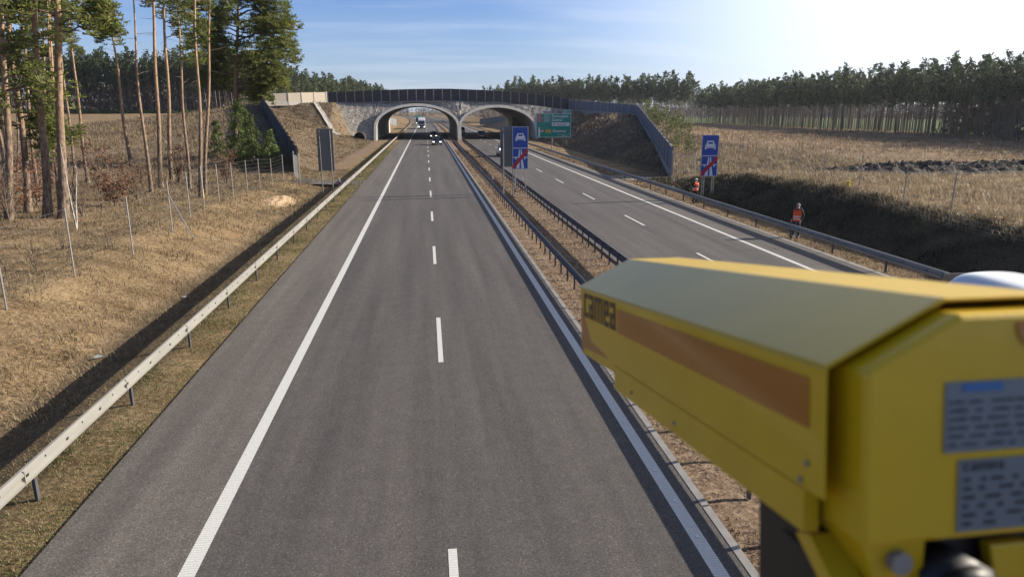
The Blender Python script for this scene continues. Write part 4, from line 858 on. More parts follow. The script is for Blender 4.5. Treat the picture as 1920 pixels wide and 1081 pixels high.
m=MB(); m.tube([R_(-.014,.048,-.143),R_(-.022,.048,-.143)],.0085,14); m.build('bolt','bolt_grey',cam)
m=MB(); m.tube([R_(-.026,.094,-.168),R_(.02,.094,-.168)],.030,6); m.tube([R_(-.026,.094,-.168),R_(-.034,.094,-.170)],[.027,.020],16); m.build('cable_gland','black_plastic',cam,True)
m=MB(); m.tube([R_(-.03,.205,-.14),R_(-.02,.205,-.17),R_(.0,.205,-.23),R_(.03,.2,-.4)],.016,12); m.build('cable','black_plastic',cam,True)
m=MB()
v=[R_(l,w,u) for l in (.03,.135) for w in (.018,WD-.018) for u in (-.139,-.23)]; m.add(v,[(0,1,3,2),(4,6,7,5),(0,4,5,1),(2,3,7,6),(0,2,6,4),(1,5,7,3)])
for w_ in (.016,):
    m.prism([(.06,-.16),(.09,-.16),(.09,-.163),(.06,-.163)],R_(0,w_,0),(1,0,0),(0,0,1),(0,1,0),.002)
m.build('mounting_bracket','black_plastic',cam,bevel=.004)
m=MB(); m.tube([R_(.20,.14,-.2),R_(.145,.14,-.52)],.045,16); m.build('mounting_pole','galv_dark',cam,True)
m=MB(); v=[R_(l,w,u) for l,w,u in ((.03,.006,-.139),(.03,.03,-.139),(-.06,.03,-.205),(-.06,.006,-.205),(.05,.006,-.146),(.05,.03,-.146),(-.05,.03,-.215),(-.05,.006,-.215))]; m.add(v,[(0,1,2,3),(4,7,6,5),(0,4,5,1),(2,6,7,3),(0,3,7,4),(1,5,6,2)]); m.build('support_strap','yellow_paint',cam)
# bridge parapet that carries the pole, just below the view
q=cam.matrix_world@Vector(R_(.145,.14,-.52))
# ------------------------------------------------------------ vegetation helpers
def leaf_quads(C_,size,rng,aspect=.35,up=0.):
    """one narrow quad per centre, random orientation"""
    n=len(C_); a=rng.normal(size=(n,3)); a[:,2]+=up; a/=np.linalg.norm(a,axis=1,keepdims=True)
    b=rng.normal(size=(n,3)); b-= (b*a).sum(1,keepdims=True)*a; b/=np.linalg.norm(b,axis=1,keepdims=True)
    s=size*rng.uniform(.6,1.3,size=(n,1)); A=a*s*.5; B=b*s*.5*aspect
    V=np.stack([C_-A-B,C_+A-B*.6,C_+A+B*.6,C_-A+B],1).reshape(-1,3); F_=np.arange(4*n).reshape(-1,4); return V,F_
def tubes(paths,n=5):
    VV=[];FF=[];o=0
    for P,R in paths:
        P=np.asarray(P,float); k=len(P); T=np.gradient(P,axis=0); T/=np.linalg.norm(T,axis=1,keepdims=True)+1e-9
        ref=np.array([1,0,0]) if abs(T[0,0])<.8 else np.array([0,1,0]); A=np.cross(T,ref); A/=np.linalg.norm(A,axis=1,keepdims=True); B=np.cross(T,A)
        an=np.arange(n)*2*np.pi/n; ring=(A[:,None,:]*np.cos(an)[None,:,None]+B[:,None,:]*np.sin(an)[None,:,None])*np.asarray(R,float)[:,None,None]+P[:,None,:]
        VV.append(ring.reshape(-1,3)); i=(np.arange(k-1)[:,None]*n+np.arange(n)[None,:]); j=(np.arange(k-1)[:,None]*n+(np.arange(n)[None,:]+1)%n)
        FF.append(np.stack([i,j,j+n,i+n],-1).reshape(-1,4)+o); o+=k*n
    return np.concatenate(VV),np.concatenate(FF)
# far pine prototypes ----------------------------------------------------
def far_pine(seed,h=16.,crown=.42,dens=230,leaf=.55):
    r=np.random.default_rng(seed); bend=r.uniform(-.25,.25,2)
    zs=np.linspace(0,h*.97,7); P=np.stack([bend[0]*(zs/h)**2*2,bend[1]*(zs/h)**2*2,zs],1); R=np.linspace(.115,.025,7)
    paths=[(P,R)]; C_=[]
    nb=r.integers(11,16)
    for i in range(nb):
        t=1-crown+crown*(i+.5)/nb; z=h*t; az=r.uniform(0,6.28); spread=(1.5*math.sin(3.14*(.22+.70*(t-(1-crown))/crown))+.1)*r.uniform(.55,1.2)
        c=np.array([bend[0]*t*t*2+math.cos(az)*spread*.6,bend[1]*t*t*2+math.sin(az)*spread*.6,z+spread*.15])
        k=int(dens/nb); q=r.normal(size=(k,3))*np.array([spread*.42,spread*.42,.34]); C_.append(c+q)
        b0=np.array([bend[0]*t*t*2,bend[1]*t*t*2,z-.3]); paths.append((np.stack([b0,c]),[.04,.015]))
    for _ in range(5):
        z=h*r.uniform(.3,.6); az=r.uniform(0,6.28); paths.append((np.array([[0,0,z],[math.cos(az)*.9,math.sin(az)*.9,z+.1]]),[.02,.008]))
    C_.append(np.stack([np.full(10,bend[0]*2),np.full(10,bend[1]*2),np.linspace(h*.9,h*.985,10)],1)+r.normal(size=(10,3))*[.45,.45,.15])
    C_=np.concatenate(C_); LV,LF=leaf_quads(C_,leaf,r,.5); TV,TF=tubes(paths,4); return TV,TF,LV,LF
simple('thicket',(.17,.14,.115),.95,var=.5,scale=.3)
PROT=[far_pine(100+i,h=15.5+(i%4)*.9,crown=.34+.05*(i%3)) for i in range(8)]
forest_slots=[]
def add_slots(poly,row,step,depth_rows,hmul,rng,inward):
    """rows behind an edge polyline"""
    P=np.array(poly,float); seg=np.linalg.norm(np.diff(P,axis=0),axis=1); s=np.concatenate([[0],np.cumsum(seg)])
    for rr in range(depth_rows):
        q=0.
        while q<s[-1]:
            x=np.interp(q,s,P[:,0])+inward[0]*row*rr+rng.normal()*.7; y=np.interp(q,s,P[:,1])+inward[1]*row*rr+rng.normal()*.7
            forest_slots.append((x,y,hmul*rng.uniform(.78,1.14),rr)); q+=step*rng.uniform(.6,1.5)
fr=np.random.default_rng(5)
add_slots([(-150,240),(-116,262),(-66,257),(-58,262)],2.6,2.1,9,1.08,fr,(-.1,1))
add_slots([(-58,262),(-50,300),(-24,368),(-18,390)],3.0,2.4,7,.92,fr,(-.9,.45))
add_slots([(101,80),(104,113),(112,180),(123,325)],2.6,1.9,9,.84,fr,(1,.05)); add_slots([(124,60),(127,113),(134,150)],3.5,2.0,12,.9,fr,(1,.05))
add_slots([(44,400),(70,385),(100,360),(123,325)],3.0,2.0,6,1.15,fr,(.2,1))
add_slots([(42,402),(36,470)],3,3,5,.95,fr,(1,.1))
fs=sorted(forest_slots,key=lambda t:(math.hypot(t[0],t[1])/t[2]+t[3]*14))
IND=fs[:285]; REST=fs[285:]
protos=[]
for i,(TV,TF,LV,LF) in enumerate(PROT):
    a=npmesh('trunk',TV,TF,'far_bark'); b=npmesh('crown',LV,LF,'far_needles'); protos.append((mesh_only(a),mesh_only(b)))
def seg_label(x,y):
    if x<-60: return 'tall thin pine in the front of the wood behind the left field','pines of the wood behind the left field'
    if x<0: return 'tall thin pine of the wood behind the left end of the overpass','pines of the wood behind the left end of the overpass'
    if y>330: return 'tall thin pine of the wood behind the right end of the overpass','pines of the wood behind the right end of the overpass'
    return 'tall thin pine in the front of the wood behind the right field','pines of the wood behind the right field'
for k,(x,y,s,rr) in enumerate(IND):
    tm,cm=protos[k%8]; z=hz(x,y); rz=fr.uniform(0,6.28)
    lb,gp=seg_label(x,y); e=empty('pine_tree',(x,y,z-.1),rz,lb,'tree',gp); e.scale=(s,s,s)
    for nm,me in (('trunk',tm),('crown',cm)):
        o=bpy.data.objects.new(nm,me); link(o,e)
# the deep wood as one mass
def mass(name,slots,rng,label,leafn=110):
    VT=[];FT=[];VL=[];FL=[];ot=ol=0
    for k,(x,y,s,rr) in enumerate(slots):
        TV,TF,LV,LF=PROT[k%8]; a=rng.uniform(0,6.28); c,sn=math.cos(a),math.sin(a); R=np.array([[c,-sn,0],[sn,c,0],[0,0,1]]); o=np.array([x,y,hz(x,y)-.1])
        LV4=LV.reshape(-1,4,3); sel=rng.permutation(len(LV4))[:leafn]; Lx=LV4[sel]; cen=Lx.mean(1,keepdims=True); Lx=(cen+(Lx-cen)*1.5).reshape(-1,3)
        keep=TF[:24]; VT.append((TV[:28]@R.T)*s+o); FT.append(keep+ot); ot+=28; VL.append((Lx@R.T)*s+o); FL.append(np.arange(len(Lx)).reshape(-1,4)+ol); ol+=len(Lx)
    V=np.concatenate(VT+VL); F_=np.concatenate(FT+[f+ot for f in FL]); US=[(x,y,s) for (x,y,s,rr) in slots if rr>=9 or (x<-20 and rr>=5) or (x>112 and rr>5 and y<165)]; ua=np.array(US); C_=np.repeat(ua[:,:2],26,axis=0)+rng.normal(size=(len(ua)*26,2))*1.3; C3=np.stack([C_[:,0],C_[:,1],height(C_[:,0],C_[:,1])+rng.uniform(0,9.5,len(C_))],1)
    UV,UF=leaf_quads(C3,1.7,rng,.35,up=.9); nt_=sum(len(f) for f in FT); nl_=sum(len(f) for f in FL); V=np.concatenate([V,UV]); F_=np.concatenate([F_,UF+len(V)-len(UV)])
    mi=np.concatenate([np.zeros(nt_,int),np.ones(nl_,int),np.full(len(UF),2)])
    o=npmesh(name,V,F_,['far_bark','far_needles','thicket'],mi=mi); tag(o,label,'forest',kind='stuff'); return o
extra=[]
for _ in range(1300):   # very far woods closing the view
    y=fr.uniform(470,900); x=fr.uniform(-330,420); 
    if abs(x-float(shift(y))-6)<34+ (y-560)*.02: continue
    extra.append((x,y,1.15*fr.uniform(.85,1.1),9))
for _ in range(260):
    y=fr.uniform(380,520); x=fr.uniform(-190,-45); extra.append((x,y,1.0*fr.uniform(.85,1.1),9))
for _ in range(300):
    y=fr.uniform(900,1000); x=fr.uniform(-200,200); extra.append((x,y,1.2,9))
for _ in range(1100):   # behind the green meadow
    y=fr.uniform(60,900); x=fr.uniform(300,380); extra.append((x,y,1.1,9))
mass('pine_forest',REST+extra,fr,'dense pine wood standing behind the front rows and across the far distance')
# undergrowth hedge of young spruce at the foot of the left wood
C_=np.stack([fr.uniform(-125,-70,2600),fr.uniform(256,262,2600),np.zeros(2600)],1); C_[:,2]=height(C_[:,0],C_[:,1])+fr.uniform(0,1.,2600)*(.8+.7*np.sin(C_[:,0]*.45)**2)
V,F_=leaf_quads(C_,.6,fr,.5); tag(npmesh('undergrowth',V,F_,'spruce_needles'),'low green undergrowth at the foot of the left wood','undergrowth',kind='stuff')
# ------------------------------------------------------------ near pines
def near_pine(label,x,y,r0,tdx,tdz,h,branches,rng,name='pine_tree',group='pines standing at the left of the motorway',tuft=.34,mat='pine_needles',curve=0.,dead=6):
    """tdx: sideways offset reached at height tdz; branches: list of (z, azimuth, length, droop, tufts)"""
    z0=hz(x,y)-.15; e=empty(name,(x,y,z0),0,label,'tree',group); N=14
    zs=np.linspace(0,h,N); px=tdx*(zs/tdz)+curve*np.sin(zs/h*3.1)*.5+.06*np.sin(zs*.7+x); py=.08*np.sin(zs*.5+y)
    P=np.stack([px,py,zs],1); R=r0*(1-.75*(zs/h))*(1+.35*np.exp(-zs/.5)); TV,TF=tubes([(P,R)],12)
    npmesh('trunk',TV,TF,'pine_bark',e,smooth=True)
    at_=lambda z: np.array([np.interp(z,zs,px),np.interp(z,zs,py),z])
    paths=[];C_=[]
    for (z,az,L,dr,nt) in branches:
        b0=at_(z); d=np.array([math.cos(az),math.sin(az),0]); k=7; t=np.linspace(0,1,k)
        wob=rng.normal(size=(k,3))*L*.035; wob[0]=0
        Q=b0+d*(t*L)[:,None]+np.stack([0*t,0*t,L*(.30*t-dr*t*t)],1)+wob; paths.append((Q,np.linspace(max(.018,.016*L+.012),.008,k)))
        for _ in range(int(nt)):
            u=rng.uniform(.30,1.0)**.8; q=np.array([np.interp(u,t,Q[:,j]) for j in range(3)]); sd=np.cross(d,[0,0,1])*rng.normal()*L*.22*(1.15-u*.4); q2=q+sd+np.array([0,0,rng.normal()*(.16+.05*L)+.10])
            if rng.uniform()<.35: paths.append((np.stack([q,(q+q2)/2+[0,0,.04],q2]),[.010,.007,.004]))
            C_.append(q2)
    for _ in range(dead):
        z=rng.uniform(.25,.75)*h; az=rng.uniform(0,6.28); L=rng.uniform(.5,1.8); b0=at_(z); d=np.array([math.cos(az),math.sin(az),rng.uniform(-.2,.4)]); paths.append((np.stack([b0,b0+d*L*.5,b0+d*L+[0,0,rng.normal()*.15]]),[.018,.012,.005]))
    if paths:
        TV,TF=tubes(paths,5); npmesh('branches',TV,TF,'twig',e)
    if C_:
        C_=np.array(C_); k=16; D=rng.normal(size=(len(C_),k,3)); D[:,:,2]=np.abs(D[:,:,2])*.8-.15; D/=np.linalg.norm(D,axis=2,keepdims=True)
        L=tuft*rng.uniform(.55,1.1,size=(len(C_),k,1)); A=(C_[:,None,:]+D*L*.12); B=(C_[:,None,:]+D*L); W=np.cross(D,rng.normal(size=D.shape)); W/=np.linalg.norm(W,axis=2,keepdims=True); W*=tuft*.085
        V=np.stack([A-W*.5,B-W,B+W,A+W*.5],2).reshape(-1,3); npmesh('crown',V,np.arange(len(V)).reshape(-1,4),mat,e)
    return e
nr=np.random.default_rng(21)
def brs(z0,z1,n,L0,L1,tufts,azc=None,azw=3.14,dr=.25):
    out=[]
    for i in range(n):
        t=(i+.5)/n; az=nr.uniform(0,6.28) if azc is None else azc+nr.uniform(-azw,azw)
        L=L0+(L1-L0)*t; L*=nr.uniform(.7,1.2); out.append((z0+(z1-z0)*t+nr.uniform(-.2,.2),az,L,dr*nr.uniform(.6,1.4),tufts*L/2.5))
    return out
near_pine('tall pine at the left edge with bark lit orange above',-19.65,35.9,.17,1.14,9.74,17,brs(5.0,16.5,26,2.5,1.6,20),nr)
near_pine('slim pine second from the left edge, its foliage covering the upper corner',-20.1,38.4,.16,.62,10.1,17.5,brs(4.2,17,30,2.7,1.7,21),nr)
near_pine('sunlit pine just left of the thickest trunk',-18.5,36.9,.19,.87,9.97,18,brs(6.2,17.5,20,2.2,1.8,19),nr)
near_pine('thickest pine trunk of the left group, bare and brightly lit to the top',-17.8,36.9,.215,1.16,10.,19,brs(8.6,18.5,16,2.6,2.0,26)+[(8.8,.3,2.6,.35,60),(9.6,-.2,2.8,.3,60)],nr)
near_pine('thinner pine standing farther behind the left group, close beside the thickest trunk',-29.9,61.2,.17,1.85,14.06,19,brs(12,18.5,14,1.9,1.5,40),nr)
near_pine('thin pine farther back, half hidden between the left group trunks',-32.8,66.3,.17,1.8,14.8,19,brs(10.5,18.5,16,2.0,1.5,40),nr)
near_pine('pine with a leaning crown standing alone against the sky above the left field',-30.1,77.4,.19,-.14,15.9,17.5,brs(12.6,16.6,15,1.3,2.0,60,azc=3.0,azw=1.3,dr=.45),nr)
near_pine('nearly bare thin trunk with a crooked top left of the paired trunks',-19.5,53.3,.13,.38,12.8,15,[],nr,curve=-.5,dead=14)
near_pine('straight trunk, left one of the pair in the middle of the left field',-20.85,59.,.18,.94,13.8,20,brs(14.5,19,10,1.6,1.4,40),nr,dead=16)
near_pine('straight trunk, right one of the pair in the middle of the left field',-22.3,65.8,.19,.97,14.8,20,brs(13.4,19,12,1.8,1.4,26)+[(13.2,.2,2.6,.2,50),(12.0,.1,1.9,.15,28)],nr,dead=14)
near_pine('very slender pine right of the paired trunks',-18.3,57.5,.12,.59,13.7,18,brs(12.4,17.5,10,1.7,1.3,26)+[(9.6,.3,1.6,.2,30)],nr,dead=10)
near_pine('left stem of the twin pines beside the big bushy pine',-15.,49.5,.14,.84,12.3,17.5,brs(9.8,17,14,1.6,1.5,26),nr)
near_pine('right stem of the twin pines beside the big bushy pine',-15.9,53.3,.14,1.63,13.06,17.5,brs(8.6,17,14,1.5,1.5,26,azc=3.1,azw=1.4),nr)
near_pine('big bushy pine with a broad crown in front of the left end of the overpass',-21.,82.,.30,1.83,16.5,21,
   brs(6.8,19.5,26,5.0,3.4,32,dr=.16)+brs(7.5,16,13,6.2,5.2,56,azc=0,azw=.6,dr=.15)+brs(7.2,15,10,3.8,3.0,52,azc=3.1,azw=.6,dr=.12)+brs(6.2,8.5,4,4.0,5.4,60,azc=.1,azw=.3,dr=.16),nr,tuft=.42,dead=18)
# spruces at the ramp
def spruce(label,x,y,h,w,rng,group='young spruces below the dark wall'):
    z0=hz(x,y)-.1; e=empty('spruce_tree',(x,y,z0),0,label,'tree',group); TV,TF=tubes([(np.array([[0,0,0],[0,0,h*.5],[0,0,h]]),[.12,.07,.01])],8); npmesh('trunk',TV,TF,'twig',e,smooth=True)
    C_=[]; 
    for i in range(int(h*9)):
        t=i/(h*9); z=.25+t*(h-.3); L=w*(1-t)**.75*rng.uniform(.6,1.1)+.1; az=rng.uniform(0,6.28); n=int(60*L)+12; u=rng.uniform(.15,1,n)
        q=np.stack([math.cos(az)*u*L,math.sin(az)*u*L,z-.25*u*L*u+.05*rng.normal(size=n)],1)+rng.normal(size=(n,3))*.10; C_.append(q)
    V,F_=leaf_quads(np.concatenate(C_),.22,rng,.3); npmesh('crown',V,F_,'spruce_needles',e); return e
spruce('tallest dark green spruce leaning against the dark wall, beside the big pine',-19.4,78.5,6.6,2.3,nr)
spruce('middle spruce of the clump below the dark wall',-17.6,76.2,5.4,2.0,nr)
spruce('smallest spruce at the right end of the clump, nearest the gate',-15.6,75.2,3.9,1.5,nr)
spruce('small dark spruce behind the trunk of the big bushy pine',-23.2,84,4.4,1.5,nr)
spruce('bushy spruce behind the clump, close under the wall top',-20.9,86,6.8,2.2,nr)
near_pine('low bushy pine between the trunks at the left edge',-19.6,40.5,.08,.1,5,5.6,brs(3.6,5.5,12,1.3,.5,34,dr=.1),nr,group='low pines and saplings at the left',dead=3)
near_pine('low pine with green tufts beside the thickest trunk',-18.7,39.,.06,.1,5,4.6,brs(3.2,4.5,9,.9,.4,34,dr=.1),nr,group='low pines and saplings at the left',dead=3)
# stand behind the left group
k=0
for (x,y) in [(-24,38),(-25.5,42),(-23,45),(-27,47),(-29,52),(-26.5,55),(-31,57),(-34,60),(-28.5,64),(-36,66),(-33,72),(-39,74),(-31,45),(-35,50),(-40,58),(-44,66),(-42,78),(-48,84),(-26,34)]:
    near_pine('slender pine of the shaded stand behind the left group of trunks',x,y,nr.uniform(.11,.17),nr.uniform(.2,1.4),12,nr.uniform(15,18.5),brs(8+y*.04,16,10,1.8,1.4,16),nr,group='pines of the stand behind the left group'); k+=1
# russet beeches and bare bushes
def bush(label,x,y,h,w,leaves,rng,mat='russet_leaves',name='beech_shrub',group='russet and bare shrubs at the left',stem='twig',stems=7,twigs=26,leaf=.13):
    z0=hz(x,y)-.05; e=empty(name,(x,y,z0),0,label,'shrub',group); paths=[];tips=[]
    for i in range(stems):
        az=rng.uniform(0,6.28); r=rng.uniform(.1,1)*w*.6; hh=h*rng.uniform(.6,1); Q=np.array([[0,0,0],[math.cos(az)*r*.3,math.sin(az)*r*.3,hh*.4],[math.cos(az)*r,math.sin(az)*r,hh]])+rng.normal(size=(3,3))*[[0],[.05],[.05]]
        t=np.linspace(0,1,5); Qi=np.stack([np.interp(t,[0,.5,1],Q[:,j]) for j in range(3)],1); paths.append((Qi,np.linspace(.028*h/2.5,.008,5)))
        for _ in range(twigs//stems*2):
            u=rng.uniform(.2,1); q=np.array([np.interp(u,t,Qi[:,j]) for j in range(3)]); d=rng.normal(size=3); d[2]=abs(d[2])*.5+.1; d/=np.linalg.norm(d); L=rng.uniform(.25,.8)*w*.5
            paths.append((np.stack([q,q+d*L*.5,q+d*L+rng.normal(size=3)*.06]),[.008,.006,.003])); tips+=[q+d*L*s_ for s_ in (.4,.6,.8,1)]
    TV,TF=tubes(paths,4); npmesh('stems',TV,TF,stem,e)
    if leaves:
        tips=np.array(tips); C_=tips[rng.integers(0,len(tips),leaves)]+rng.normal(size=(leaves,3))*.11; V,F_=leaf_quads(C_,leaf,rng,.6); npmesh('foliage',V,F_,mat,e)
    return e
for lab,x,y,h,w,lv in (('russet-leaved beech bush right of the thickest trunk',-18.6,44.5,3.6,2.6,650),('low russet bush behind the white birch stem',-17.4,42,2.0,2.4,420),('russet bush at the foot of the leaning-crown pine',-19.7,50.2,2.1,2.2,420),
    ('russet sapling between the paired trunks and the slender pine',-20.6,62.3,4.2,2.0,420),('russet beech bush in front of the spruce clump',-16.9,63,3.4,2.2,560),('russet bush between the two leftmost trunks',-20.6,37.6,2.4,2.6,520),('small russet bush at the left edge of the view',-21.6,35.5,2.6,2.4,480),
    ('russet bush behind the second and third trunks',-21.5,42,3.2,2.8,560),('russet undergrowth bush farther behind the left trunks',-24,47,3.0,3,560)):
    bush(lab,x,y,h,w,lv,nr)
for lab,x,y,h,w in (('bare spreading bush in front of the second trunk from the left',-19.3,35.2,2.6,2.4),('bare twiggy shrub at the foot of the thickest trunk',-17.2,37.6,2.2,2.0),('bare shrub between the birch stem and the leaning-crown pine',-17.5,45.5,2.6,2.2),('bare shrub at the foot of the paired trunks',-20.2,57,2.4,2.2),('thin bare shrub between the slender pine and the twin pines',-16.6,54.5,2.6,1.8),('bare shrub in the field left of the leaning-crown pine',-26,60,3.2,2.6),('dense bare thicket low at the left edge of the view',-22.4,38.6,4.4,3.6),('bare shrub right of the twin pines by the fence',-14.6,55.5,1.8,1.8),('tangled bare bush between the trunks at the left edge',-20.9,36.4,4.0,3.2),('tall bare brush right of the big trunk',-18.9,40.7,4.2,2.8),('bare bush in the open field behind the paired trunks',-23.5,62,3.4,2.6),('bare brush farther back at the left edge',-23.5,43,4.6,3.2)):
    bush(lab,x,y,h,w,0,nr,name='bare_shrub',twigs=60,stems=9)
e=bush('thin white birch stem leaning beside the left fence',-15.7,33.6,4.1,.8,0,nr,name='birch_sapling',stem='birch_bark',stems=3,twigs=9)
for lab,x,y,h in (('small dead seedling with upright twigs in the left grass',-13.6,25.9,1.3),('small dead seedling at the lower left edge',-13.9,24.6,1.2),('thin leafless seedling between the first two fence posts',-14.4,29.5,1.2),('short leafless seedling near the second fence post',-13.0,30.2,.9),('crooked bare sapling in the grass right of the birch',-17.2,39.8,2.2)):
    bush(lab,x,y,h,.35,0,nr,name='bare_seedling',stems=4,twigs=10)
# sapling thicket on the right ramp
SP=[]
for v in range(5):
    r=np.random.default_rng(60+v); h=3.0; paths=[(np.array([[0,0,0],[.05,.03,h*.5],[.0,.08,h]]),[.035,.025,.01])]; C_=[]
    for i in range(14):
        z=h*r.uniform(.35,1); az=r.uniform(0,6.28); L=.55*(1.15-z/h)+.15; q=np.array([math.cos(az)*L,math.sin(az)*L,z+.15]); paths.append((np.stack([[0,0,z],q]),[.012,.006])); C_.append(q+r.normal(size=(7,3))*.14)
    C_.append(np.stack([r.normal(size=12)*.1,r.normal(size=12)*.1,r.uniform(h*.8,h*1.05,12)],1)); TV,TF=tubes(paths,4); LV,LF=leaf_quads(np.concatenate(C_),.26,r,.4)
    SP.append((mesh_only(npmesh('trunk',TV,TF,'twig')),mesh_only(npmesh('crown',LV,LF,'sapling_needles'))))
for k in range(64):
    t=nr.uniform(0,1); y=72+t*75; t2=(y-67.5)/77.5; x=23.6+19.2*t2+nr.uniform(.8,3.2+t*5); s=nr.uniform(.55,1.25)
    e=empty('pine_sapling',(x,y,hz(x,y)-.05),nr.uniform(0,6.28),'thin young pine in the sapling thicket right of the slanting wall','sapling','young pines in the thicket on the right ramp'); e.scale=(s*.75,s*.75,s)
    tm,cm=SP[k%5]; link(bpy.data.objects.new('trunk',tm),e); link(bpy.data.objects.new('crown',cm),e)
# stakes in the right field
st=MB(); st.tube([(0,0,-.1),(.02,0,1.6)],.03,5); sm=mesh_only(st.build('thin_stake','twig'))
for k in range(46):
    x=nr.uniform(40,100); y=nr.uniform(70,170); o=bpy.data.objects.new('thin_stake',sm); link(o); o.location=(x,y,hz(x,y)); o.scale=(1,1,nr.uniform(.6,1.3)); o.rotation_euler=(nr.uniform(-.08,.08),nr.uniform(-.08,.08),0); tag(o,'thin dark stake standing in the brown field before the right wood','stake','stakes scattered in the right field')
# heaps of dug peat
nx_,ny_=150,70; X,Y=np.meshgrid(np.linspace(31,64,nx_),np.linspace(46,70,ny_)); 
cy=57+ (X-31)*-.02+0; m_=np.exp(-((Y-(58-(X-40)*.05+4*np.sin((X-30)*.05)))/6.2)**4)*sst(31,38,X); hh=(.36+.22*np.sin(X*1.9+Y*.7)*np.sin(Y*1.5-X*.6)+.16*np.sin(X*3.7-Y*2.1)+.25*RNG.uniform(-1,1,X.shape))*m_
hh=hh*.6+m_*(.16*np.sin(X*5.1+Y*3.3)*np.sin(Y*4.3-X*2.9)+.10*RNG.uniform(-1,1,X.shape)); Z=height(X,Y)+hh*1.25-.10*(m_<.25); V=np.stack([X.ravel(),Y.ravel(),Z.ravel()],1); i=(np.arange(ny_-1)[:,None]*nx_+np.arange(nx_-1)[None,:]).ravel()
keep=(m_[:-1,:-1].ravel()>.06); i=i[keep]; tag(npmesh('peat_clods',V,np.stack([i,i+1,i+nx_+1,i+nx_],1),'peat'),'long band of dark dug clods lying across the right field','soil heap',kind='stuff')
# sandy scrape and litter on the left verge
simple('sand',(.48,.35,.22),.95,c2=(.25,.16,.08),scale=3,bmp=.5)
V=[];n=18
for i in range(n):
    for j in range(n):
        u,v=i/(n-1)*2-1,j/(n-1)*2-1; x=-10.6+u*1.1; y=53+v*3.2; b_=max(0,1-u*u-v*v); V.append((x,y,hz(x,y)-.05+.24*b_*(1+.5*random.uniform(-1,1))))
tag(npmesh('sand_heap',V,[(i*n+j,(i+1)*n+j,(i+1)*n+j+1,i*n+j+1) for i in range(n-1) for j in range(n-1)],'sand',smooth=True),'small heap of pale sandy soil in the grass left of the grey sign','soil heap')
simple('scrap',(.55,.6,.62),.5)
for lab,x,y,s in (('crumpled pale plastic scrap in the rail shadow at lower left',-9.1,19.6,.35),('bluish plastic scrap farther along the rail shadow',-8.9,26.2,.28),('small white scrap in the left grass by the last fence posts',-15.9,57.2,.4)):
    m=MB(); V=[(random.uniform(-1,1)*s/2,random.uniform(-1,1)*s/2,random.uniform(0,.3)*s) for _ in range(9)]; m.add(V,[(0,1,2),(2,3,4),(4,5,6),(6,7,8),(0,4,8),(1,5,7)]); o=m.build('plastic_scrap','scrap'); o.location=(x,y,hz(x,y)+.04); tag(o,lab,'litter')
# ------------------------------------------------------------ grass
def blades(name,x0,x1,y0,y1,n,hgt,wid,mat,label,rng,bias=1.5,lie=.8,mask=None,k=4,sp=.10):
    u=rng.uniform(size=n)**bias; y=y0+(y1-y0)*u; x=rng.uniform(x0,x1,n)
    if mask is not None: q=mask(x,y); x,y=x[q],y[q]
    cl=np.sin(x*1.3+np.sin(y*.7)*2)*np.sin(y*.9+x*.4); q=rng.uniform(-1.3,1,len(x))<cl; x,y=x[q],y[q]
    n=len(x); x=np.repeat(x,k)+rng.normal(size=n*k)*sp; y=np.repeat(y,k)+rng.normal(size=n*k)*sp; z=height(x,y)-.02; n=len(x)
    az=rng.uniform(0,6.28,n); hh=hgt*rng.uniform(.4,1.25,n)*(1+y/120); ln=rng.uniform(.2,1,n)*lie
    d=np.stack([np.cos(az)*ln,np.sin(az)*ln,np.sqrt(np.clip(1-ln*ln,.04,1))],1)*hh[:,None]; w=wid*(1+y/45); s=np.stack([-np.sin(az),np.cos(az),0*az],1)*w[:,None]
    B=np.stack([x,y,z],1); mid=B+d*.55+np.array([0,0,.04])*hh[:,None]; T=B+d; T[:,2]-=.15*hh*ln
    V=np.stack([B-s,B+s,mid+s*.7,mid-s*.7,T+s*.15,T-s*.15],1).reshape(-1,3); i=np.arange(n)*6; F_=np.concatenate([np.stack([i,i+1,i+2,i+3],1),np.stack([i+3,i+2,i+4,i+5],1)])
    tag(npmesh(name,V,F_,mat),label,'grass',kind='stuff')
nopeat=lambda X,Y: ~((X>37)&(X<64)&(np.abs(Y-(57-(X-40)*.05+4*np.sin((X-30)*.05)))<6.8))
gr=np.random.default_rng(77); leafmat('field_blade',(.13,.09,.058),(.31,.235,.155),.12,.3)
blades('dry_grass',-30,-8.3,11,80,46000,.17,.008,'dry_blade','matted straw-coloured grass on the left verge',gr,1.35,lie=.97)
blades('dry_grass',-60,-13,60,165,7000,.35,.012,'dry_blade','dry grass on the rising ground beyond the left fence',gr,1,mask=lambda x,y: x< -14-(np.clip(y-72,0,None))*.256)
leafmat('slope_blade',(.09,.075,.03),(.27,.20,.11),.5,.25)
blades('slope_grass',-35,-11.5,74,167,15000,.10,.011,'slope_blade','short brown grass on the left cutting slope',gr,1,mask=lambda x,y: x>-12-(y-72)*.25)
blades('green_grass',-7.6,-5.8,9,120,12000,.07,.006,'green_blade','short green grass along the foot of the left guardrail',gr,1.9)
leafmat('verge_blade',(.12,.10,.045),(.30,.245,.13),.5,.3)
blades('dry_grass',-8.6,-5.75,9,150,24000,.065,.005,'verge_blade','dry grass mixed along the foot of the left guardrail',gr,1.9)
blades('leaf_litter',4.48,7.95,8,120,19000,.07,.011,'litter_blade','brown bark litter covering the median strip',gr,1.6,lie=.98)
leafmat('bank_shade_blade',(.035,.034,.018),(.10,.09,.05),.6,.15)  # grass tone darkened to carry the shade of the bank face
blades('bank_grass',19.9,23.8,22,66,16000,.16,.010,'bank_shade_blade','matted grass coloured dark for shade on the face of the right bank',gr,1.1)
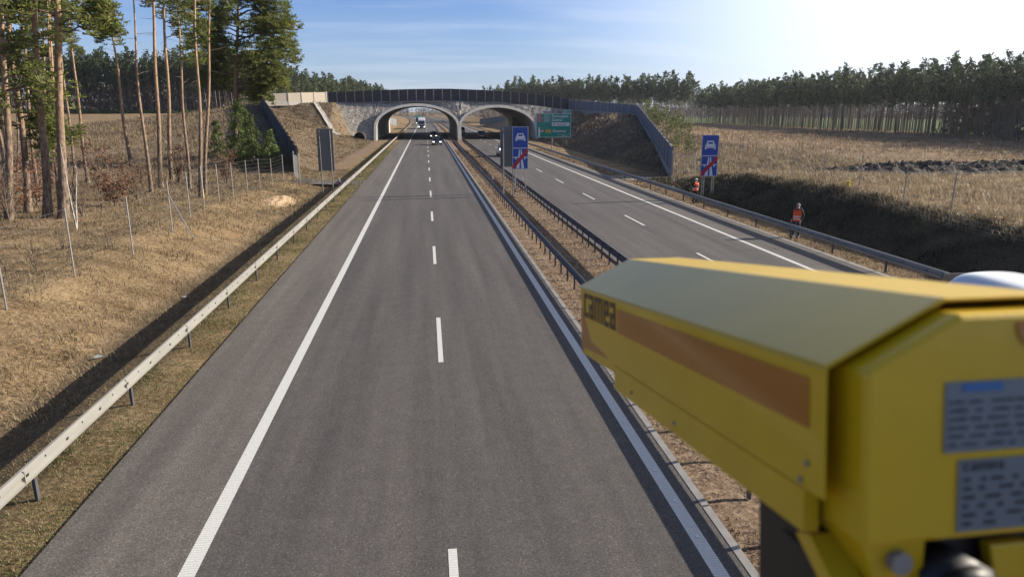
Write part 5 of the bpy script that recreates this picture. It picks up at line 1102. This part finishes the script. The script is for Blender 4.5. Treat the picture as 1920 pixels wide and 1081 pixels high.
blades('dry_grass',22.8,24.4,22,66,4000,.24,.010,'dry_blade','dry grass along the crest of the right bank',gr,1.1)
blades('dry_grass',23.4,48,22,95,20000,.30,.011,'dry_blade','sunlit dry grass of the right field',gr,1.2,mask=nopeat)
blades('field_grass',24,110,60,175,16000,.26,.013,'field_blade','brown withered grass covering the far part of the right field',gr,1,k=5,sp=.2,mask=nopeat)
blades('field_grass',-70,-22,75,235,9000,.26,.013,'field_blade','brown withered grass covering the rising left field',gr,1,k=5,sp=.2)
blades('dry_grass',17.95,19.6,22,120,6000,.10,.008,'litter_blade','dead grass along the foot of the right guardrail',gr,1.3)
# ------------------------------------------------------------ world, sun, camera
SUN_EL=23.6; SUN_AZ=83.0   # azimuth clockwise from +Y
w=bpy.data.worlds.new('World'); S.world=w; w.use_nodes=True; nt=w.node_tree; bg=nt.nodes['Background']
sky=nt.nodes.new('ShaderNodeTexSky'); sky.sky_type='NISHITA'; sky.sun_disc=False; sky.sun_elevation=math.radians(SUN_EL); sky.sun_rotation=math.radians(SUN_AZ)
sky.air_density=1.0; sky.dust_density=1.2; sky.ozone_density=3.5; sky.altitude=50
tc=nt.nodes.new('ShaderNodeTexCoord'); sx=nt.nodes.new('ShaderNodeSeparateXYZ'); nt.links.new(tc.outputs['Generated'],sx.inputs[0])
# thin cirrus: direction projected on a plane overhead
dv=nt.nodes.new('ShaderNodeMath'); dv.operation='ADD'; nt.links.new(sx.outputs[2],dv.inputs[0]); dv.inputs[1].default_value=.12
cx=nt.nodes.new('ShaderNodeMath'); cx.operation='DIVIDE'; nt.links.new(sx.outputs[0],cx.inputs[0]); nt.links.new(dv.outputs[0],cx.inputs[1])
cyn=nt.nodes.new('ShaderNodeMath'); cyn.operation='DIVIDE'; nt.links.new(sx.outputs[1],cyn.inputs[0]); nt.links.new(dv.outputs[0],cyn.inputs[1])
cb=nt.nodes.new('ShaderNodeCombineXYZ'); nt.links.new(cx.outputs[0],cb.inputs[0]); nt.links.new(cyn.outputs[0],cb.inputs[1])
mp=nt.nodes.new('ShaderNodeMapping'); mp.inputs['Scale'].default_value=(.45,1.6,1); mp.inputs['Rotation'].default_value=(0,0,.25); nt.links.new(cb.outputs[0],mp.inputs[0])
nz=noise(nt,mp.outputs[0],1.3,7,.58); cf=ramp(nt,nz,[(.48,(0,0,0)),(.85,(.30,.30,.30))])
skt=mixc(nt,1,sky.outputs[0],(.80,1.04,1.58),'MULTIPLY')
a_=math.radians(SUN_AZ-12); e2=math.radians(SUN_EL); vd=nt.nodes.new('ShaderNodeVectorMath'); vd.operation='DOT_PRODUCT'; nt.links.new(tc.outputs['Generated'],vd.inputs[0]); vd.inputs[1].default_value=(math.sin(a_)*math.cos(e2),math.cos(a_)*math.cos(e2),math.sin(e2))
hz_=nt.nodes.new('ShaderNodeMapRange'); hz_.interpolation_type='SMOOTHERSTEP'; hz_.inputs[1].default_value=.36; hz_.inputs[2].default_value=.99; hz_.inputs[3].default_value=0; hz_.inputs[4].default_value=1; nt.links.new(vd.outputs['Value'],hz_.inputs[0])
skt=mixc(nt,hz_.outputs[0],skt,(14.,14.4,15.))
lo_=nt.nodes.new('ShaderNodeMapRange'); lo_.inputs[1].default_value=.16; lo_.inputs[2].default_value=-.02; lo_.inputs[3].default_value=0; lo_.inputs[4].default_value=.5; nt.links.new(sx.outputs[2],lo_.inputs[0]); skt=mixc(nt,lo_.outputs[0],skt,(8.4,9.6,11.4))
zn=nt.nodes.new('ShaderNodeMapRange'); zn.inputs[1].default_value=.22; zn.inputs[2].default_value=.8; zn.inputs[3].default_value=1.08; zn.inputs[4].default_value=.6; nt.links.new(sx.outputs[2],zn.inputs[0]); skt=mixc(nt,1,skt,zn.outputs[0],'MULTIPLY')
cl=mixc(nt,cf,skt,(11.,11.4,12.)); nt.links.new(cl,bg.inputs[0]); bg.inputs[1].default_value=.05
sd=bpy.data.lights.new('sun','SUN'); sd.energy=5.0; sd.angle=math.radians(.53); sd.color=(1,.90,.76); so_=bpy.data.objects.new('sun',sd); link(so_)
a=math.radians(SUN_AZ); e_=math.radians(SUN_EL); dirv=Vector((math.sin(a)*math.cos(e_),math.cos(a)*math.cos(e_),math.sin(e_))); so_.rotation_euler=dirv.to_track_quat('Z','Y').to_euler()
cd=bpy.data.cameras.new('camera'); co=bpy.data.objects.new('camera',cd); link(co); S.camera=co
cd.sensor_width=36; cd.lens=36*1330/1920; cd.clip_start=.02; cd.clip_end=8000; co.location=(0,0,H)
p=math.radians(14.036); th=math.radians(6.739); fw=Vector((math.sin(th)*math.cos(p),math.cos(th)*math.cos(p),-math.sin(p))); co.rotation_euler=fw.to_track_quat('-Z','Y').to_euler()
cd.dof.use_dof=True; cd.dof.focus_distance=60; cd.dof.aperture_fstop=5.2
S.view_settings.view_transform='Standard'; S.view_settings.look='None'; S.view_settings.gamma=1; S.view_settings.exposure=.92
S.cycles.max_bounces=6; S.cycles.transparent_max_bounces=6; S.cycles.use_denoising=True

# ------------------------------------------------------------ air
m=bpy.data.materials.new('haze_air'); m.use_nodes=True; nt=m.node_tree; nt.nodes.remove(nt.nodes['Principled BSDF']); pv=nt.nodes.new('ShaderNodeVolumePrincipled'); pv.inputs['Color'].default_value=(.88,.93,1,1); pv.inputs['Density'].default_value=.00012; pv.inputs['Anisotropy'].default_value=.45
nt.links.new(pv.outputs[0],nt.nodes['Material Output'].inputs['Volume']); MATS['haze_air']=m
mb=MB(); mb.box((0,1850,14),(6000,5000,36)); tag(mb.build('haze','haze_air'),kind='stuff')
